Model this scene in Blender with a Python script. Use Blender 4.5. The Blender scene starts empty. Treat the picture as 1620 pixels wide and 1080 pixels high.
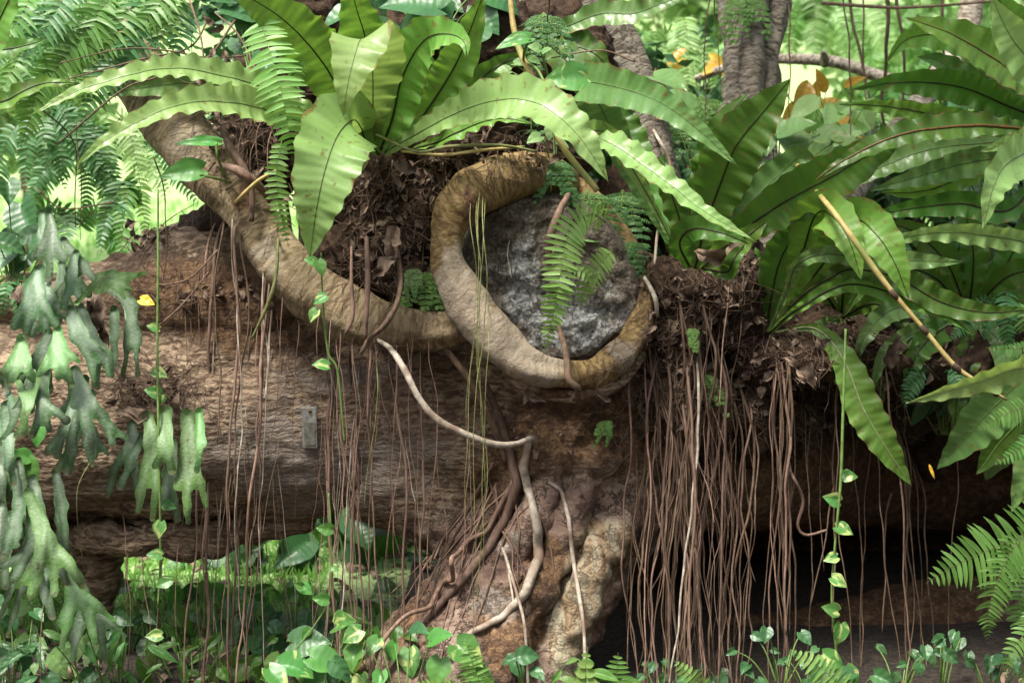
import bpy, math, random
import numpy as np
from mathutils import Vector, Matrix, noise
from mathutils.bvhtree import BVHTree
R = math.radians
C = bpy.context.scene.collection
sc = bpy.context.scene

# ---------------------------------------------------------------- camera
TILT = R(8); F = 2493.0; CAM = Vector((0, 0, 2.2))
cd = bpy.data.cameras.new('camera'); cam = bpy.data.objects.new('camera', cd); C.objects.link(cam)
cam.location = CAM; cam.rotation_euler = (R(90) - TILT, 0, 0)
cd.sensor_width = 36; cd.lens = 36 * F / 1620; cd.clip_end = 500; cd.clip_start = 0.05
cd.dof.use_dof = True; cd.dof.focus_distance = 5.95; cd.dof.aperture_fstop = 2.0
sc.camera = cam
# ---------------------------------------------------------------- sky and sun
SUN_EL, SUN_AZ = R(64), R(-140)         # azimuth from +Y: high behind the viewer's left shoulder, veiled by thin cloud
w = bpy.data.worlds.new('World'); sc.world = w; w.use_nodes = True
nt = w.node_tree; sky = nt.nodes.new('ShaderNodeTexSky'); sky.sky_type = 'NISHITA'; sky.sun_disc = False
sky.sun_elevation = SUN_EL; sky.sun_rotation = SUN_AZ; sky.dust_density = 4.0; sky.air_density = 0.8
hs_ = nt.nodes.new('ShaderNodeHueSaturation'); hs_.inputs['Saturation'].default_value = 0.35      # thin overcast whitens the sky
nt.links.new(sky.outputs[0], hs_.inputs['Color']); nt.links.new(hs_.outputs[0], nt.nodes['Background'].inputs[0]); nt.nodes['Background'].inputs[1].default_value = 0.11
sd = bpy.data.lights.new('sun', 'SUN'); sd.energy = 3.0; sd.angle = R(16); sd.color = (1.0, 0.95, 0.86)
so = bpy.data.objects.new('sun', sd); C.objects.link(so); so.location = (-3, 6, 8)
dirv = Vector((math.sin(SUN_AZ) * math.cos(SUN_EL), math.cos(SUN_AZ) * math.cos(SUN_EL), math.sin(SUN_EL)))
so.rotation_euler = (-dirv).to_track_quat('-Z', 'Y').to_euler()
sc.view_settings.view_transform = 'Standard'; sc.view_settings.look = 'None'; sc.view_settings.exposure = 1.35
sc.view_settings.gamma = 1

# ---------------------------------------------------------------- helpers
ct, st = math.cos(TILT), math.sin(TILT)
def at(px, py, Y):
    "point of the world on the line through photo pixel px,py at distance Y (metres in front of the camera)"
    x = (px - 810) / F; u = (540 - py) / F
    dy = ct + u * st; s = Y / dy
    return Vector((x * s, Y, CAM.z + (-st + u * ct) * s))
def mpp(Y): return Y / F / ct
def pix(p):
    d = p.y * ct - (p.z - CAM.z) * st; u = p.y * st + (p.z - CAM.z) * ct
    return 810 + p.x / d * F, 540 - u / d * F
def sm(a, b, x):
    t = max(0.0, min(1.0, (x - a) / (b - a))); return t * t * (3 - 2 * t)
def nz(v, s=1.0): return noise.noise(v * s)

class MB:
    def __init__(s): s.v = []; s.f = []; s.uv = []; s.mi = []; s.cur = 0; s.col = None
    def add(s, vs, fs, uvs=None):
        b = len(s.v); s.v.extend(vs); s.uv.extend(uvs if uvs else [(0, 0)] * len(vs))
        for f in fs: s.f.append(tuple(i + b for i in f)); s.mi.append(s.cur)
    def build(s, name, mats, parent=None, smooth=True, recenter=True):
        me = bpy.data.meshes.new(name)
        o = bpy.data.objects.new(name, me); C.objects.link(o)
        org = Vector((0, 0, 0))
        if parent is not None: org = parent.location
        elif recenter and s.v:
            a = np.array([tuple(q) for q in s.v]); mn = a.min(0); mx = a.max(0); org = Vector(((mn[0] + mx[0]) / 2, (mn[1] + mx[1]) / 2, mn[2]))
        me.from_pydata([tuple(q - org) for q in s.v], [], s.f)
        for m in (mats if isinstance(mats, (list, tuple)) else [mats]): me.materials.append(m)
        if any(s.mi): me.polygons.foreach_set('material_index', s.mi)
        li = np.zeros(len(me.loops), dtype=np.int32); me.loops.foreach_get('vertex_index', li)
        ul = me.uv_layers.new(name='UVMap'); ul.data.foreach_set('uv', np.array(s.uv, dtype=np.float32)[li].ravel())
        if smooth: me.polygons.foreach_set('use_smooth', [True] * len(me.polygons))
        me.update()
        if parent is not None: o.parent = parent
        else: o.location = org
        return o
def tag(o, label=None, cat=None, group=None, kind=None):
    if label: o['label'] = label
    if cat: o['category'] = cat
    if group: o['group'] = group
    if kind: o['kind'] = kind
    return o
def thing(name, loc, label, cat, group=None):
    o = bpy.data.objects.new(name, None); C.objects.link(o); o.location = loc; o.empty_display_size = 0.1
    return tag(o, label, cat, group)

def spline(pts, n):
    "Catmull-Rom through tuples of any length, n samples evenly in arc length"
    P = [np.array(p, dtype=float) for p in pts]
    if len(P) == 2: P = [P[0], (P[0] + P[1]) / 2, P[1]]
    P = [2 * P[0] - P[1]] + P + [2 * P[-1] - P[-2]]
    out = []
    for i in range(1, len(P) - 2):
        for k in range(16):
            t = k / 16; a, b, c, d = P[i - 1:i + 3]
            out.append(0.5 * ((2 * b) + (-a + c) * t + (2 * a - 5 * b + 4 * c - d) * t * t + (-a + 3 * b - 3 * c + d) * t ** 3))
    out.append(P[-2]); out = np.array(out)
    L = np.concatenate([[0], np.cumsum(np.linalg.norm(np.diff(out[:, :3], axis=0), axis=1))])
    q = np.linspace(0, L[-1], n)
    return np.stack([np.interp(q, L, out[:, j]) for j in range(out.shape[1])], 1), L[-1]

def tube(mb, pts, seg=8, n=None, bump=0.0, bs=8.0, flat=1.0, cap=True, seed=0):
    "pts: (x,y,z,r) world; r in metres"
    q0, L = spline(pts, 40)
    n = n or max(4, int(L / 0.03))
    q, L = spline(pts, n)
    V = [Vector(a[:3]) for a in q]; T = []
    for i in range(n):
        T.append((V[min(n - 1, i + 1)] - V[max(0, i - 1)]).normalized())
    up = Vector((0, 1, 0)) if abs(T[0].y) < 0.9 else Vector((1, 0, 0))
    A = (up - T[0] * up.dot(T[0])).normalized()
    vs = []; uv = []; fs = []
    for i in range(n):
        A = (A - T[i] * A.dot(T[i])).normalized(); B = T[i].cross(A)
        for k in range(seg):
            an = 2 * math.pi * k / seg
            d = A * math.cos(an) + B * math.sin(an) * flat
            r = q[i][3]
            if bump:
                pp = V[i] + d * r
                r *= 1 + bump * (nz(pp + Vector((seed, 0, 0)), bs) + 0.5 * nz(pp, bs * 2.3))
            vs.append(V[i] + d * r); uv.append((k / seg, L * i / (n - 1)))
    for i in range(n - 1):
        for k in range(seg):
            a = i * seg + k; b = i * seg + (k + 1) % seg
            fs.append((a, b, b + seg, a + seg))
    if cap:
        fs.append(tuple(range(seg))[::-1]); fs.append(tuple((n - 1) * seg + k for k in range(seg)))
    mb.add(vs, fs, uv)

def pxtube(mb, pts, **k):
    "pts: (px,py,Y,r_px)"
    tube(mb, [(*at(p[0], p[1], p[2]), p[3] * mpp(p[2])) for p in pts], **k)

# ---------------------------------------------------------------- materials
def mat(name):
    m = bpy.data.materials.new(name); m.use_nodes = True; n = m.node_tree.nodes; n.clear()
    return m, n, m.node_tree.links
def N(n, t, **kw):
    x = n.new('ShaderNode' + t)
    for k, v in kw.items():
        if k.startswith('i_'):
            key = k[2:]; key = int(key) if key.isdigit() else key
            x.inputs[key].default_value = v
        else: setattr(x, k, v)
    return x
def ramp(n, stops, interp='LINEAR'):
    r = n.new('ShaderNodeValToRGB'); e = r.color_ramp.elements; r.color_ramp.interpolation = interp
    while len(e) < len(stops): e.new(0.5)
    for el, (p, c) in zip(e, stops): el.position = p; el.color = (*c, 1)
    return r
def mix(n, l, f, a, b, bt='MIX'):
    m = n.new('ShaderNodeMix'); m.data_type = 'RGBA'; m.blend_type = bt
    for sock, v in ((m.inputs[0], f), (m.inputs[6], a), (m.inputs[7], b)):
        if hasattr(v, 'links'): l.new(v, sock)
        elif isinstance(v, tuple): sock.default_value = (*v, 1)
        else: sock.default_value = v
    return m.outputs[2]
def mth(n, l, op, a, b=None, c=None):
    m = n.new('ShaderNodeMath'); m.operation = op
    for i, v in enumerate((a, b, c)):
        if v is None: continue
        if hasattr(v, 'links'): l.new(v, m.inputs[i])
        else: m.inputs[i].default_value = v
    return m.outputs[0]

def leaf_mat(name, top, var, tr=0.35, rough=0.38, vein=60.0, veinc=0.12, bump=0.3, slant=0.6, spot=0.0, spotc=(0.5, 0.5, 0.1), blotch=0.0, spec=0.5, trc=None):
    "leaf with slanting side veins; uv.x = -1..1 across, uv.y = metres along"
    m, n, l = mat(name)
    out = N(n, 'OutputMaterial'); uv = N(n, 'UVMap'); sep = N(n, 'SeparateXYZ'); l.new(uv.outputs[0], sep.inputs[0])
    tc = N(n, 'TexCoord'); oi = N(n, 'ObjectInfo')
    ax = mth(n, l, 'ABSOLUTE', sep.outputs[0])
    ph = mth(n, l, 'ADD', mth(n, l, 'MULTIPLY', sep.outputs[1], vein), mth(n, l, 'MULTIPLY', ax, -slant * vein * 0.03))
    s = mth(n, l, 'SINE', mth(n, l, 'MULTIPLY', ph, 6.283))
    no = N(n, 'TexNoise', i_Scale=7.0, i_Detail=3.0); l.new(tc.outputs['Object'], no.inputs['Vector'])
    no2 = N(n, 'TexNoise', i_Scale=60.0, i_Detail=2.0); l.new(tc.outputs['Object'], no2.inputs['Vector'])
    rp = ramp(n, [(0.3, (0, 0, 0)), (0.7, (1, 1, 1))]); l.new(no.outputs[0], rp.inputs[0])
    col = mix(n, l, rp.outputs[0], top, var)
    # individual variation
    hs = N(n, 'HueSaturation'); l.new(col, hs.inputs['Color'])
    l.new(mth(n, l, 'ADD', 0.485, mth(n, l, 'MULTIPLY', oi.outputs['Random'], 0.03)), hs.inputs['Hue'])
    l.new(mth(n, l, 'ADD', 0.85, mth(n, l, 'MULTIPLY', oi.outputs['Random'], 0.3)), hs.inputs['Value'])
    col = hs.outputs[0]
    vcol = mix(n, l, mth(n, l, 'MULTIPLY', mth(n, l, 'ADD', s, 1.0), veinc), col, tuple(min(1, c * 1.9 + 0.02) for c in top))
    # pale line along the midrib
    col = vcol
    if spot > 0:
        v = N(n, 'TexNoise', i_Scale=7.0, i_Detail=3.0, i_Distortion=1.2); mp = N(n, 'Mapping'); mp.inputs['Scale'].default_value = (1.0, 60.0, 1.0)
        l.new(uv.outputs[0], mp.inputs[0]); mp.inputs['Scale'].default_value = (0.12, 2.0, 1.0)
        l.new(mp.outputs[0], v.inputs['Vector'])
        va = mth(n, l, 'MULTIPLY', oi.outputs['Random'], 9.0); cb = N(n, 'CombineXYZ'); l.new(va, cb.inputs[0]); l.new(cb.outputs[0], mp.inputs['Location'])
        r2 = ramp(n, [(0.62 - spot, (0, 0, 0)), (0.68 - spot, (1, 1, 1))]); l.new(v.outputs[0], r2.inputs[0])
        col = mix(n, l, r2.outputs[0], col, spotc)
    if blotch > 0:
        b = N(n, 'TexNoise', i_Scale=38.0, i_Detail=4.0); l.new(tc.outputs['Object'], b.inputs['Vector'])
        r3 = ramp(n, [(0.66 - blotch * 0.1, (0, 0, 0)), (0.74 - blotch * 0.1, (1, 1, 1))]); l.new(b.outputs[0], r3.inputs[0])
        col = mix(n, l, mth(n, l, 'MULTIPLY', r3.outputs[0], 0.75), col, (0.16, 0.1, 0.03))
        eb = N(n, 'TexNoise', i_Scale=16.0, i_Detail=5.0, i_Roughness=.7); l.new(tc.outputs['Object'], eb.inputs['Vector'])      # dry brown rims and old stains
        r4 = ramp(n, [(.98, (0, 0, 0)), (1.06, (1, 1, 1))]); l.new(mth(n, l, 'ADD', mth(n, l, 'MULTIPLY', ax, .62), mth(n, l, 'MULTIPLY', eb.outputs[0], .72)), r4.inputs[0])
        col = mix(n, l, mth(n, l, 'MULTIPLY', r4.outputs[0], .85), col, (0.2, 0.12, 0.045))
    bp = N(n, 'Bump', i_Strength=bump, i_Distance=0.004)
    hh = mth(n, l, 'ADD', mth(n, l, 'MULTIPLY', s, 0.35), mth(n, l, 'MULTIPLY', no2.outputs[0], 0.9)); l.new(hh, bp.inputs['Height'])
    p = N(n, 'BsdfPrincipled'); l.new(col, p.inputs['Base Color']); l.new(bp.outputs[0], p.inputs['Normal'])
    p.inputs['Specular IOR Level'].default_value = spec
    l.new(mth(n, l, 'ADD', rough - 0.1, mth(n, l, 'MULTIPLY', no2.outputs[0], 0.2)), p.inputs['Roughness'])
    t = N(n, 'BsdfTranslucent')
    tcol = mix(n, l, 0.55, col, trc or tuple(min(1, c * k) for c, k in zip(top, (2.0, 1.75, 1.0))))
    l.new(tcol, t.inputs[0]); l.new(bp.outputs[0], t.inputs['Normal'])
    ms = N(n, 'MixShader'); ms.inputs[0].default_value = tr
    l.new(p.outputs[0], ms.inputs[1]); l.new(t.outputs[0], ms.inputs[2]); l.new(ms.outputs[0], out.inputs[0])
    return m

def simple_mat(name, c1, c2, scale=20.0, rough=0.8, bump=0.5, bd=0.004, c3=None, stretch=(1, 1, 1), usev=False, det=5.0, rnd=0.3):
    m, n, l = mat(name)
    out = N(n, 'OutputMaterial'); tc = N(n, 'TexCoord'); mp = N(n, 'Mapping'); mp.inputs['Scale'].default_value = stretch
    l.new(tc.outputs['UV' if usev else 'Object'], mp.inputs[0]); oi = N(n, 'ObjectInfo')
    cb = N(n, 'CombineXYZ'); l.new(mth(n, l, 'MULTIPLY', oi.outputs['Random'], 17.0), cb.inputs[1]); l.new(cb.outputs[0], mp.inputs['Location'])
    a = N(n, 'TexNoise', i_Scale=scale, i_Detail=det, i_Roughness=0.65); l.new(mp.outputs[0], a.inputs['Vector'])
    b = N(n, 'TexNoise', i_Scale=scale * 0.23, i_Detail=3.0); l.new(mp.outputs[0], b.inputs['Vector'])
    r1 = ramp(n, [(0.35, c1), (0.66, c2)]); l.new(a.outputs[0], r1.inputs[0]); col = r1.outputs[0]
    if c3:
        r2 = ramp(n, [(0.48, (0, 0, 0)), (0.62, (1, 1, 1))]); l.new(b.outputs[0], r2.inputs[0])
        col = mix(n, l, r2.outputs[0], col, c3)
    hs = N(n, 'HueSaturation'); l.new(col, hs.inputs['Color']); l.new(mth(n, l, 'ADD', 1 - rnd / 2, mth(n, l, 'MULTIPLY', oi.outputs['Random'], rnd)), hs.inputs['Value'])
    bp = N(n, 'Bump', i_Strength=bump, i_Distance=bd); l.new(a.outputs[0], bp.inputs['Height'])
    p = N(n, 'BsdfPrincipled'); l.new(hs.outputs[0], p.inputs['Base Color']); p.inputs['Roughness'].default_value = rough
    p.inputs['Specular IOR Level'].default_value = 0.3
    l.new(bp.outputs[0], p.inputs['Normal']); l.new(p.outputs[0], out.inputs[0])
    return m

def bark_mat(name, base, light, dark, grey, usev=False, ridge=1.0, zones=True, lum=0.5):
    "transverse-wrinkled bark; zone attribute r = lichen, g = soil and rot plus painted shade, b = bare wood"
    m, n, l = mat(name)
    out = N(n, 'OutputMaterial'); tc = N(n, 'TexCoord')
    mp = N(n, 'Mapping'); l.new(tc.outputs['UV' if usev else 'Object'], mp.inputs[0])
    mp.inputs['Scale'].default_value = (2.2, 17.0, 1.0) if usev else (4.4, 3.8, 13.0)
    dn = N(n, 'TexNoise', i_Scale=6.0, i_Detail=3.0); l.new(tc.outputs['Object'], dn.inputs['Vector'])
    vm = N(n, 'VectorMath', operation='MULTIPLY_ADD'); l.new(dn.outputs['Color'], vm.inputs[0]); vm.inputs[1].default_value = (0.9, 1.2, 0.9); l.new(mp.outputs[0], vm.inputs[2])
    wr = N(n, 'TexNoise', i_Scale=5.0 if not usev else 4.0, i_Detail=2.5, i_Roughness=0.5, i_Distortion=0.35); l.new(vm.outputs[0], wr.inputs['Vector'])
    fine = N(n, 'TexNoise', i_Scale=90.0, i_Detail=5.0, i_Roughness=0.7); l.new(tc.outputs['Object'], fine.inputs['Vector'])
    big = N(n, 'TexNoise', i_Scale=3.6, i_Detail=6.0, i_Roughness=0.7); l.new(tc.outputs['Object'], big.inputs['Vector'])
    med = N(n, 'TexNoise', i_Scale=13.0, i_Detail=6.0, i_Roughness=0.75); l.new(tc.outputs['Object'], med.inputs['Vector'])
    r1 = ramp(n, [(0.4, dark), (0.48, base), (0.6, light)]); l.new(wr.outputs[0], r1.inputs[0])
    rb = ramp(n, [(0.4, (0, 0, 0)), (0.65, (1, 1, 1))]); l.new(big.outputs[0], rb.inputs[0])
    col = mix(n, l, mth(n, l, 'MULTIPLY', rb.outputs[0], 0.55), r1.outputs[0], tuple((a + b) / 2 for a, b in zip(base, dark)))
    rm = ramp(n, [(0.52, (0, 0, 0)), (0.62, (1, 1, 1))]); l.new(med.outputs[0], rm.inputs[0])
    hgt = wr.outputs[0]
    if not usev:
        wa = N(n, 'TexWave', wave_type='BANDS', bands_direction='Z', i_Scale=15.0, i_Distortion=7.0, i_Detail=4.0); wa.inputs['Detail Scale'].default_value = 2.2; wa.inputs['Detail Roughness'].default_value = .6
        mq = N(n, 'Mapping'); mq.inputs['Scale'].default_value = (.8, .6, 1.0); l.new(tc.outputs['Object'], mq.inputs[0]); l.new(mq.outputs[0], wa.inputs['Vector'])
        rw_ = ramp(n, [(0.0, (0, 0, 0)), (.45, (1, 1, 1))]); l.new(wa.outputs['Fac'], rw_.inputs[0])
        col = mix(n, l, mth(n, l, 'MULTIPLY', mth(n, l, 'SUBTRACT', 1.0, rw_.outputs[0]), mth(n, l, 'MULTIPLY', rb.outputs[0], .6)), col, dark)
        hgt = mth(n, l, 'ADD', mth(n, l, 'MULTIPLY', wr.outputs[0], .9), mth(n, l, 'MULTIPLY', rw_.outputs[0], .28))
    if zones:
        za = N(n, 'Attribute', attribute_name='zone'); sp = N(n, 'SeparateColor'); l.new(za.outputs['Color'], sp.inputs[0])
        # flaking plates on the buttress
        vp = N(n, 'TexVoronoi', i_Scale=7.0); vq = N(n, 'VectorMath', operation='MULTIPLY_ADD'); l.new(med.outputs['Color'], vq.inputs[0]); vq.inputs[1].default_value = (.35, .35, .35); l.new(tc.outputs['Object'], vq.inputs[2]); l.new(vq.outputs[0], vp.inputs['Vector'])
        vs_ = N(n, 'SeparateColor'); l.new(vp.outputs['Color'], vs_.inputs[0])
        rf = ramp(n, [(0.0, (.075, .045, .035)), (.3, (.2, .13, .095)), (.55, (.3, .2, .155)), (.75, (.38, .3, .23)), (1.0, (.27, .17, .15))]); l.new(mth(n, l, 'ADD', mth(n, l, 'MULTIPLY', vs_.outputs[0], .55), mth(n, l, 'MULTIPLY', med.outputs[0], .5)), rf.inputs[0])
        fcol = mix(n, l, mth(n, l, 'MULTIPLY', fine.outputs[0], .6), rf.outputs[0], (.06, .035, .025))
        ve = N(n, 'TexVoronoi', i_Scale=7.0, feature='DISTANCE_TO_EDGE'); l.new(vq.outputs[0], ve.inputs['Vector']); re_ = ramp(n, [(.0, (0, 0, 0)), (.05, (1, 1, 1))]); l.new(ve.outputs[0], re_.inputs[0])
        rr2 = ramp(n, [(.5, (0, 0, 0)), (.6, (1, 1, 1))]); l.new(big.outputs[0], rr2.inputs[0])
        fcol = mix(n, l, mth(n, l, 'MULTIPLY', rr2.outputs[0], .75), fcol, (.07, .033, .026))
        fcol = mix(n, l, mth(n, l, 'MULTIPLY', mth(n, l, 'SUBTRACT', 1.0, re_.outputs[0]), .85), fcol, (.03, .018, .014))
        fm = mth(n, l, 'MULTIPLY', za.outputs['Alpha'], .9)
        col = mix(n, l, fm, col, fcol)
        # soil and rot, also painted shade at the right: crumbly red-brown
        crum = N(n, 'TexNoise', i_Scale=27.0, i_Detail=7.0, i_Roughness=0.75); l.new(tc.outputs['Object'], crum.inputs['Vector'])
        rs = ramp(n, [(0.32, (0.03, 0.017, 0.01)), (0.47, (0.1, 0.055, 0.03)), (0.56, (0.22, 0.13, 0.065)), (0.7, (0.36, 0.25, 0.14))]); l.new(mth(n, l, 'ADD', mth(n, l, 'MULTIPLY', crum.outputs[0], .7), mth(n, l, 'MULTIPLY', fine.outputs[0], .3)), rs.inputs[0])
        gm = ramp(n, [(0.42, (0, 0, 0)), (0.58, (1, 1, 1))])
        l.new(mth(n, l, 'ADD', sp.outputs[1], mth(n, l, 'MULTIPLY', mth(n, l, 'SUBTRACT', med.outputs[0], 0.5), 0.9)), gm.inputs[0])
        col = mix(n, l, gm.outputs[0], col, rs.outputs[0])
        # bare pale wood with grain
        wd = N(n, 'TexNoise', i_Scale=9.0, i_Detail=5.0, i_Distortion=0.8); mw = N(n, 'Mapping'); mw.inputs['Scale'].default_value = (2.2, 1.2, 0.6); mw.inputs['Rotation'].default_value = (0, R(25), 0)
        l.new(tc.outputs['Object'], mw.inputs[0]); l.new(mw.outputs[0], wd.inputs['Vector'])
        rw = ramp(n, [(0.3, (0.09, 0.05, 0.03)), (0.45, (0.27, 0.19, 0.11)), (0.6, (0.36, 0.31, 0.22)), (0.72, (0.2, 0.19, 0.1))]); l.new(wd.outputs[0], rw.inputs[0])
        bm = ramp(n, [(0.42, (0, 0, 0)), (0.52, (1, 1, 1))])
        l.new(mth(n, l, 'ADD', sp.outputs[2], mth(n, l, 'MULTIPLY', mth(n, l, 'SUBTRACT', med.outputs[0], 0.5), 0.6)), bm.inputs[0])
        col = mix(n, l, bm.outputs[0], col, rw.outputs[0])
        lf = mth(n, l, 'ADD', mth(n, l, 'MULTIPLY', sp.outputs[0], 0.75), mth(n, l, 'MULTIPLY', mth(n, l, 'SUBTRACT', med.outputs[0], 0.5), 1.3))
        lm = ramp(n, [(0.3, (0, 0, 0)), (0.5, (1, 1, 1))]); l.new(lf, lm.inputs[0]); lfac = lm.outputs[0]
    else:
        lfac = mth(n, l, 'MULTIPLY', rm.outputs[0], lum)
    gcol = mix(n, l, fine.outputs[0], tuple(c * 0.72 for c in grey), grey)
    col = mix(n, l, mth(n, l, 'MULTIPLY', lfac, 0.8), col, mix(n, l, mth(n, l, 'MULTIPLY', wr.outputs[0], 0.9), dark, gcol))
    if zones and not usev: hgt = mth(n, l, 'ADD', hgt, mth(n, l, 'MULTIPLY', mth(n, l, 'MULTIPLY', crum.outputs[0], gm.outputs[0]), 2.4))
    if zones and not usev: hgt = mth(n, l, 'ADD', mth(n, l, 'MULTIPLY', hgt, mth(n, l, 'SUBTRACT', 1.0, mth(n, l, 'MULTIPLY', fm, .8))), mth(n, l, 'MULTIPLY', mth(n, l, 'ADD', mth(n, l, 'MULTIPLY', vs_.outputs[1], .9), re_.outputs[0]), mth(n, l, 'MULTIPLY', fm, 1.2)))
    h = mth(n, l, 'ADD', mth(n, l, 'MULTIPLY', hgt, 1.6 * ridge), mth(n, l, 'ADD', mth(n, l, 'MULTIPLY', fine.outputs[0], 0.5), mth(n, l, 'MULTIPLY', med.outputs[0], 1.2)))
    bp = N(n, 'Bump', i_Strength=0.9, i_Distance=0.012); l.new(h, bp.inputs['Height'])
    p = N(n, 'BsdfPrincipled'); l.new(col, p.inputs['Base Color']); p.inputs['Roughness'].default_value = 0.75; p.inputs['Specular IOR Level'].default_value = 0.3
    l.new(bp.outputs[0], p.inputs['Normal']); l.new(p.outputs[0], out.inputs[0])
    return m

M = {}
M['bark'] = bark_mat('old_bark', (0.225, 0.155, 0.1), (0.38, 0.285, 0.19), (0.095, 0.06, 0.038), (0.5, 0.45, 0.39), ridge=.65)
M['ring'] = bark_mat('callus_bark', (0.22, 0.145, 0.055), (0.31, 0.215, 0.095), (0.13, 0.08, 0.032), (0.52, 0.48, 0.41), usev=True, ridge=0.14)
M['branch'] = bark_mat('branch_bark', (0.15, 0.125, 0.095), (0.27, 0.235, 0.185), (0.06, 0.045, 0.032), (0.4, 0.39, 0.35), usev=True, ridge=0.5, zones=False, lum=0.8)
M['lightbranch'] = bark_mat('pale_bark', (0.26, 0.22, 0.17), (0.42, 0.37, 0.31), (0.12, 0.09, 0.06), (0.55, 0.53, 0.48), usev=True, ridge=0.4, zones=False, lum=0.9)
M['limb'] = bark_mat('limb_bark', (0.23, 0.17, 0.095), (0.32, 0.25, 0.15), (0.13, 0.09, 0.045), (0.42, 0.39, 0.31), usev=True, ridge=0.3)
M['soil'] = simple_mat('root_compost', (0.013, 0.008, 0.005), (0.085, 0.05, 0.029), 34, 0.95, 1.0, 0.02, c3=(0.035, 0.02, 0.012))
M['dirt'] = simple_mat('bare_dirt', (0.03, 0.02, 0.013), (0.12, 0.08, 0.05), 22, 0.95, 1.0, 0.02)
M['root'] = simple_mat('root_skin', (0.11, 0.064, 0.045), (0.25, 0.16, 0.118), 60, 0.7, 0.5, 0.003, stretch=(1, 1, 0.25), rnd=.9)
M['rootdark'] = simple_mat('dark_root_skin', (0.07, 0.044, 0.028), (0.19, 0.125, 0.08), 60, 0.75, 0.5, 0.003, stretch=(1, 1, 0.25))
M['rootlight'] = simple_mat('pale_root_skin', (0.24, 0.19, 0.14), (0.5, 0.44, 0.36), 40, 0.7, 0.5, 0.003, c3=(0.2, 0.14, 0.1))
M['greenroot'] = simple_mat('green_strand', (0.11, 0.11, 0.035), (0.22, 0.24, 0.09), 40, 0.6, 0.2)
M['yellowstem'] = simple_mat('yellow_stem', (0.3, 0.22, 0.07), (0.5, 0.4, 0.16), 24, 0.5, 0.2, c3=(0.24, 0.27, 0.08))
M['node'] = simple_mat('dark_node', (0.03, 0.02, 0.015), (0.1, 0.06, 0.03), 40, 0.6, 0.2)
M['greenstem'] = simple_mat('green_stem', (0.08, 0.14, 0.03), (0.16, 0.26, 0.07), 40, 0.5, 0.2)
M['darkrib'] = simple_mat('dark_midrib', (0.012, 0.01, 0.006), (0.04, 0.03, 0.012), 60, 0.45, 0.2)
M['greyrib'] = simple_mat('grey_midrib', (0.04, 0.06, 0.02), (0.10, 0.14, 0.05), 60, 0.45, 0.2)
M['palerib'] = simple_mat('pale_midrib', (0.2, 0.24, 0.1), (0.34, 0.36, 0.2), 60, 0.45, 0.2)
M['brownrib'] = simple_mat('brown_midrib', (0.09, 0.04, 0.015), (0.17, 0.09, 0.03), 60, 0.45, 0.2)
M['dead'] = simple_mat('dead_leaf', (0.075, 0.048, 0.032), (0.27, 0.195, 0.14), 26, 0.8, 0.6, 0.004, rnd=0.8)
M['metal'] = simple_mat('weathered_tag', (0.1, 0.095, 0.08), (0.27, 0.26, 0.24), 40, 0.55, 0.5, c3=(0.12, 0.07, 0.05))
M['tagdark'] = simple_mat('grimy_panel', (0.09, 0.09, 0.075), (0.22, 0.21, 0.17), 70, 0.6, 0.5)
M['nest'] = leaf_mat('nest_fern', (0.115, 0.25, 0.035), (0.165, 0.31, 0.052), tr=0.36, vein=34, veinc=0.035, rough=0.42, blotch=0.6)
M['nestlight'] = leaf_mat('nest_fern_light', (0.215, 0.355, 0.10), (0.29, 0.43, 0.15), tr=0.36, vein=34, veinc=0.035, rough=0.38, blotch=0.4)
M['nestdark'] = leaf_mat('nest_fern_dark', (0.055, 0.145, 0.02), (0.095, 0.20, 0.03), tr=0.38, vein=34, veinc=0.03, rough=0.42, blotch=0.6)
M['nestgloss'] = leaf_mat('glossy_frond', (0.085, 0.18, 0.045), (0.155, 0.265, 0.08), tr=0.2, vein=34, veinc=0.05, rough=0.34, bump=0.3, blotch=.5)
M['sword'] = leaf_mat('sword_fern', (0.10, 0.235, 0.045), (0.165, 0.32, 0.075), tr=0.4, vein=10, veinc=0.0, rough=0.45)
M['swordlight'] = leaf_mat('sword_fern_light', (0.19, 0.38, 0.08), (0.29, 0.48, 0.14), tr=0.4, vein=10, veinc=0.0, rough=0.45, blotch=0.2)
M['sworddark'] = leaf_mat('sword_fern_dark', (0.05, 0.15, 0.045), (0.09, 0.22, 0.07), tr=0.35, vein=10, veinc=0.0, rough=0.45)
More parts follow.
